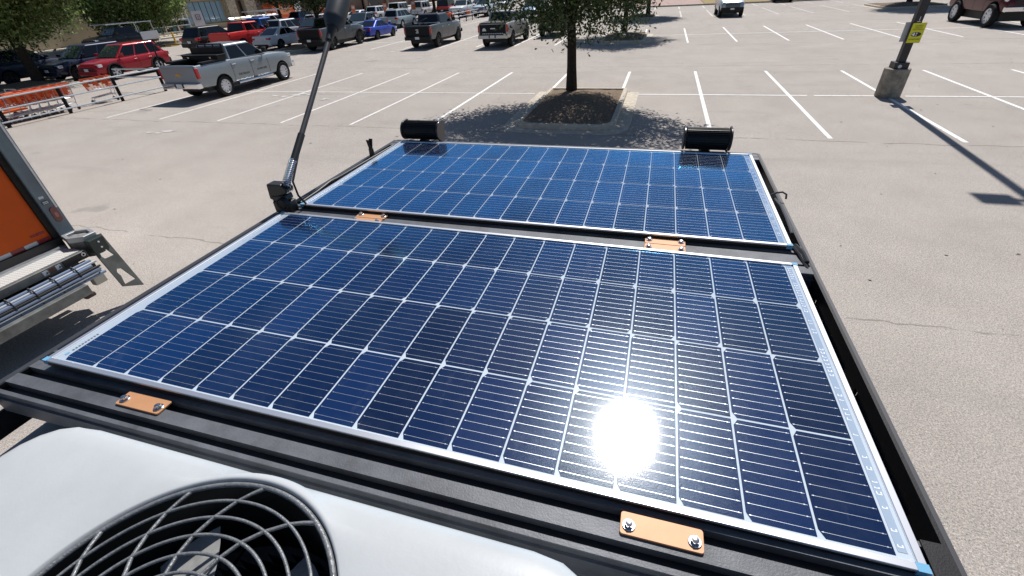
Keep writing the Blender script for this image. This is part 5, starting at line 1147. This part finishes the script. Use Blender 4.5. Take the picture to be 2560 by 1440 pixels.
for i in range(N + 1):
    a = 2 * math.pi * i / 12; c = AP(-0.01 + 0.095 * i / N); hel.append(AL(c + (u * math.cos(a) + q * math.sin(a)) * 0.0125))
mb.tube(hel, 0.0026, 6); mb.build('spring', CHROME, ant)
mb = MB(); mb.tube([AL(AP(-0.012)), AL(AP(0.09))], 0.0085, 10); mb.build('spring_core', mat('dull_steel', (0.35, 0.35, 0.37), 0.4, 0.8), ant)
mb = MB(); mb.tube([AL(AP(0.082)), AL(AP(0.19))], 0.0115, 14); mb.build('sleeve', BLACK, ant)
mb = MB(); mb.tube([AL(AP(t)) for t in (0.185, 0.3, 0.4, 0.5, 0.6, 0.67)], 0.0087, 12); mb.build('rod', mat('rod_black', (0.035, 0.037, 0.042), 0.5, 0, 0.5, 0, (30, 0.4)), ant)
mb = MB(); mb.tube([AL(AP(t)) for t in (0.60, 0.635, 0.66)], [0.0125, 0.0145, 0.020], 14); mb.build('neck', BLACK, ant)
ax = (AP(0.9) - AP(0.66)).normalized()
mb = MB(); Mx = frame_M(AL(AP(0.66)), ax.orthogonal(), ax.cross(ax.orthogonal()))
mb.lathe([(0.024, 0.0), (0.037, 0.030), (0.039, 0.042), (0.038, 0.20), (0.034, 0.225), (0.02, 0.235)], 8, Mx)
mb.build('whip_head', mat('whip_head_black', (0.035, 0.042, 0.052), 0.5, 0, 0.25, 0.0, (20, 0.2)), ant, 60)
mb = MB()
cb = [AP(0.115) + Vector((0.010, -0.006, -0.008)), (-1.096, 1.125, -0.50), (-1.098, 1.13, -0.55), (-1.093, 1.15, -0.593), (-1.085, 1.17, -0.607), (-1.08, 1.18, -0.617)]
mb.tube([AL(p) for p in cb], 0.0034, 8); mb.build('cable', BLACK, ant)
# coax run strapped along the left rail, a spring clamp clipped on it
mb = MB()
pts = [(-1.155, 1.19, ZB - 0.004), (-1.150, 1.28, ZB + 0.001), (-1.146, 1.36, ZB + 0.010), (-1.152, 1.43, ZB + 0.003), (-1.158, 1.54, ZB - 0.002), (-1.156, 1.70, ZB - 0.004), (-1.15, 1.86, ZB - 0.004)]
o = mb.tube(pts, 0.0042, 8); o = mb.build('coaxial_cable', mat('cable_black', (0.03, 0.03, 0.032), 0.4), None)
tag(o, 'thin black cable running along the left rail beside the far panel', 'cable')
cl = thing('spring_clamp', 'small black spring clamp standing on the left rail by the far panel', 'clamp', (-1.172, 1.70, ZB + 0.0125))
mb = MB(); mb.prism([(-0.008, -0.02), (0.008, -0.02), (0.006, 0.016), (-0.006, 0.016)], 'x', -0.009, 0.009)
mb.build('jaw', BLACK, cl, 0, 0.001, 1)
for s in (-1, 1):
    mb = MB(); mb.prism([(-0.004, 0.014), (0.004, 0.014), (0.004 + 0.015 * s, 0.052), (0.010 * s, 0.056)], 'x', -0.007 , 0.007); mb.build('grip', BLACKM, cl, 0, 0.001, 1)
zt = MB(); zt.tube([(0.386, 1.475, ZB + 0.012), (0.400, 1.478, ZB + 0.020), (0.416, 1.476, ZB + 0.024), (0.428, 1.474, ZB + 0.018), (0.430, 1.472, ZB + 0.004)], 0.003, 6)
zt.tube([(0.398, 1.47, ZB + 0.004), (0.402, 1.40, ZB + 0.010), (0.405, 1.33, ZB + 0.004), (0.406, 1.25, ZB - 0.004)], 0.0035, 6)
o = zt.build('cable_tie', mat('tie_grey', (0.09, 0.09, 0.10), 0.4), None); tag(o, 'dark cable tie looped over the right rail beside the far panel', 'cable tie')

# air conditioner -------------------------------------------------------------------
ac = thing('air_conditioner', 'white rooftop air conditioner with a round black fan grille', 'air conditioner', (-0.402, 0.03, ZR + 0.006))
AZ = CZ - 0.5 - (ZR + 0.006)                    # height of its top over the roof
ox0, ox1, oy0, oy1, rc = -0.428, 0.428, -0.60, 0.205, 0.085
ACW = mat('air_conditioner_white', (0.43, 0.455, 0.47), 0.42, 0, 0.3, 0, (5.0, 0.07), (160, 0.03))
N = 128
def outline(a, inset):
    dx, dy = math.cos(a), math.sin(a); lo, hi = 0.0, 2.0
    x0, x1, y0, y1, r = ox0 + inset, ox1 - inset, oy0 + inset, oy1 - inset, max(rc - inset, 0.01)
    def inside(px, py):
        cx = min(max(px, x0 + r), x1 - r); cy = min(max(py, y0 + r), y1 - r)
        return (px - cx) ** 2 + (py - cy) ** 2 <= r * r and x0 <= px <= x1 and y0 <= py <= y1
    for _ in range(34):
        mid = (lo + hi) / 2
        if inside(dx * mid, dy * mid): lo = mid
        else: hi = mid
    return dx * lo, dy * lo
RF = 0.183
rings = []
angs = [2 * math.pi * k / N for k in range(N)]
def circ(r, z): return [(r * math.cos(a), r * math.sin(a), z) for a in angs]
rings.append(circ(RF, AZ - 0.055)); rings.append(circ(RF, AZ - 0.008)); rings.append(circ(RF + 0.002, AZ - 0.001)); rings.append(circ(RF + 0.004, AZ - 0.0001)); rings.append(circ(RF + 0.0048, AZ))
for q in (0.15, 0.5, 0.85, 1.0):
    rg = []
    for a in angs:
        ex, ey = outline(a, 0.040); er = math.hypot(ex, ey); ex, ey = (ex, ey) if er > RF + 0.012 else (ex / er * (RF + 0.012), ey / er * (RF + 0.012)); sx, sy = (RF + 0.005) * math.cos(a), (RF + 0.005) * math.sin(a)
        rg.append((sx + (ex - sx) * q, sy + (ey - sy) * q, AZ - 0.0035 * q * q))
    rings.append(rg)
def clampo(a, inset, rmin):
    x, y = outline(a, inset); r = math.hypot(x, y)
    return (x, y) if r > rmin else (x / r * rmin, y / r * rmin)
for inset, dz, rm in ((0.024, 0.0055, .0135), (0.012, 0.011, .016), (0.005, 0.022, .019), (0.001, 0.040, .0205), (0.0, 0.09, .021)):
    rings.append([(*clampo(a, inset, RF + rm), AZ - dz) for a in angs])
rings.append([(*outline(a, -0.004), 0.0) for a in angs])
mb = MB(); vs = [v for rg in rings for v in rg]; fs = []
for i in range(len(rings) - 1):
    for k in range(N):
        k2 = (k + 1) % N; fs.append((i * N + k, i * N + k2, (i + 1) * N + k2, (i + 1) * N + k))
mb.add(vs, fs); mb.build('shroud', ACW, ac, 60)
mb = MB(); mb.lathe([(RF - 0.001, AZ - 0.055), (RF - 0.001, AZ - 0.006), (RF - 0.007, AZ - 0.006), (RF - 0.009, AZ - 0.055), (RF - 0.009, AZ - 0.15), (RF - 0.001, AZ - 0.15)], 96, None, 0, True)
mb.build('fan_duct', BLACK, ac)
GRILLE = mat('hammered_grey_paint', (0.17, 0.18, 0.19), 0.40, 0.3, 0.5, 0.1, (70, 0.25), (220, 0.25))
mb = MB()
def ringtube(r, z, th): mb.lathe([(r + th * math.cos(b), z + th * math.sin(b)) for b in [2 * math.pi * k / 8 for k in range(8)]], 96, None, 0, True)
for r in (0.158, 0.1375, 0.117, 0.0965, 0.077, 0.057, 0.038): ringtube(r, AZ - 0.004 + (0.158 - r) * 0.03, 0.0020)
ringtube(RF - 0.0035, AZ - 0.005, 0.0034)
for k in range(12):
    pts = []
    for r, da in ((0.180, -1), (0.169, 3.2), (0.158, 7.2), (0.137, 13.8), (0.117, 19.8), (0.0965, 24.2), (0.077, 27.2), (0.057, 30), (0.038, 33)):
        a = R_(92.5 + 30.6 * (k if k < 3 else k) * (360 / 12) / 30.6 + da); pts.append((r * math.cos(a), r * math.sin(a), AZ - 0.0045 + (0.158 - r) * 0.03))
    mb.tube(pts, [0.0030] + [0.0023] * 8, 8)
mb.build('fan_grille', GRILLE, ac, 60)
fan = MB(); fan.lathe([(0.05, AZ - 0.085), (0.05, AZ - 0.045), (0.044, AZ - 0.038), (0.01, AZ - 0.036)], 32)
for k in range(5):
    a0 = 72 * k + 50; vs = []
    for i in range(6):
        r = 0.048 + 0.108 * i / 5
        for j in range(4):
            a = R_(a0 + 8 * i / 5 + (j - 1.5) * (16 - 1.2 * i)); vs.append((r * math.cos(a), r * math.sin(a), AZ - 0.055 - j * 0.011))
    fan.add(vs, [(i * 4 + j, i * 4 + j + 1, i * 4 + j + 5, i * 4 + j + 4) for i in range(5) for j in range(3)])
fan.build('fan_rotor', mat('fan_grey', (0.33, 0.335, 0.33), 0.55, 0, 0.4, 0, (40, 0.25)), ac, 40)
mb = MB(); mb.lathe([(RF - 0.01, 0.012), (RF - 0.01, 0.02), (0.01, 0.02)], 48)
for i in range(40):
    y = -0.17 + i * 0.0087; hw = math.sqrt(max(0.0004, (RF - 0.012) ** 2 - y * y)); mb.box(-hw, hw, y, y + 0.0016, 0.0205, 0.05, 1)
mb.build('condenser_coil', [BLACK, mat('coil_fin', (0.02, 0.05, 0.06), 0.4, 0.6)], ac, 0)
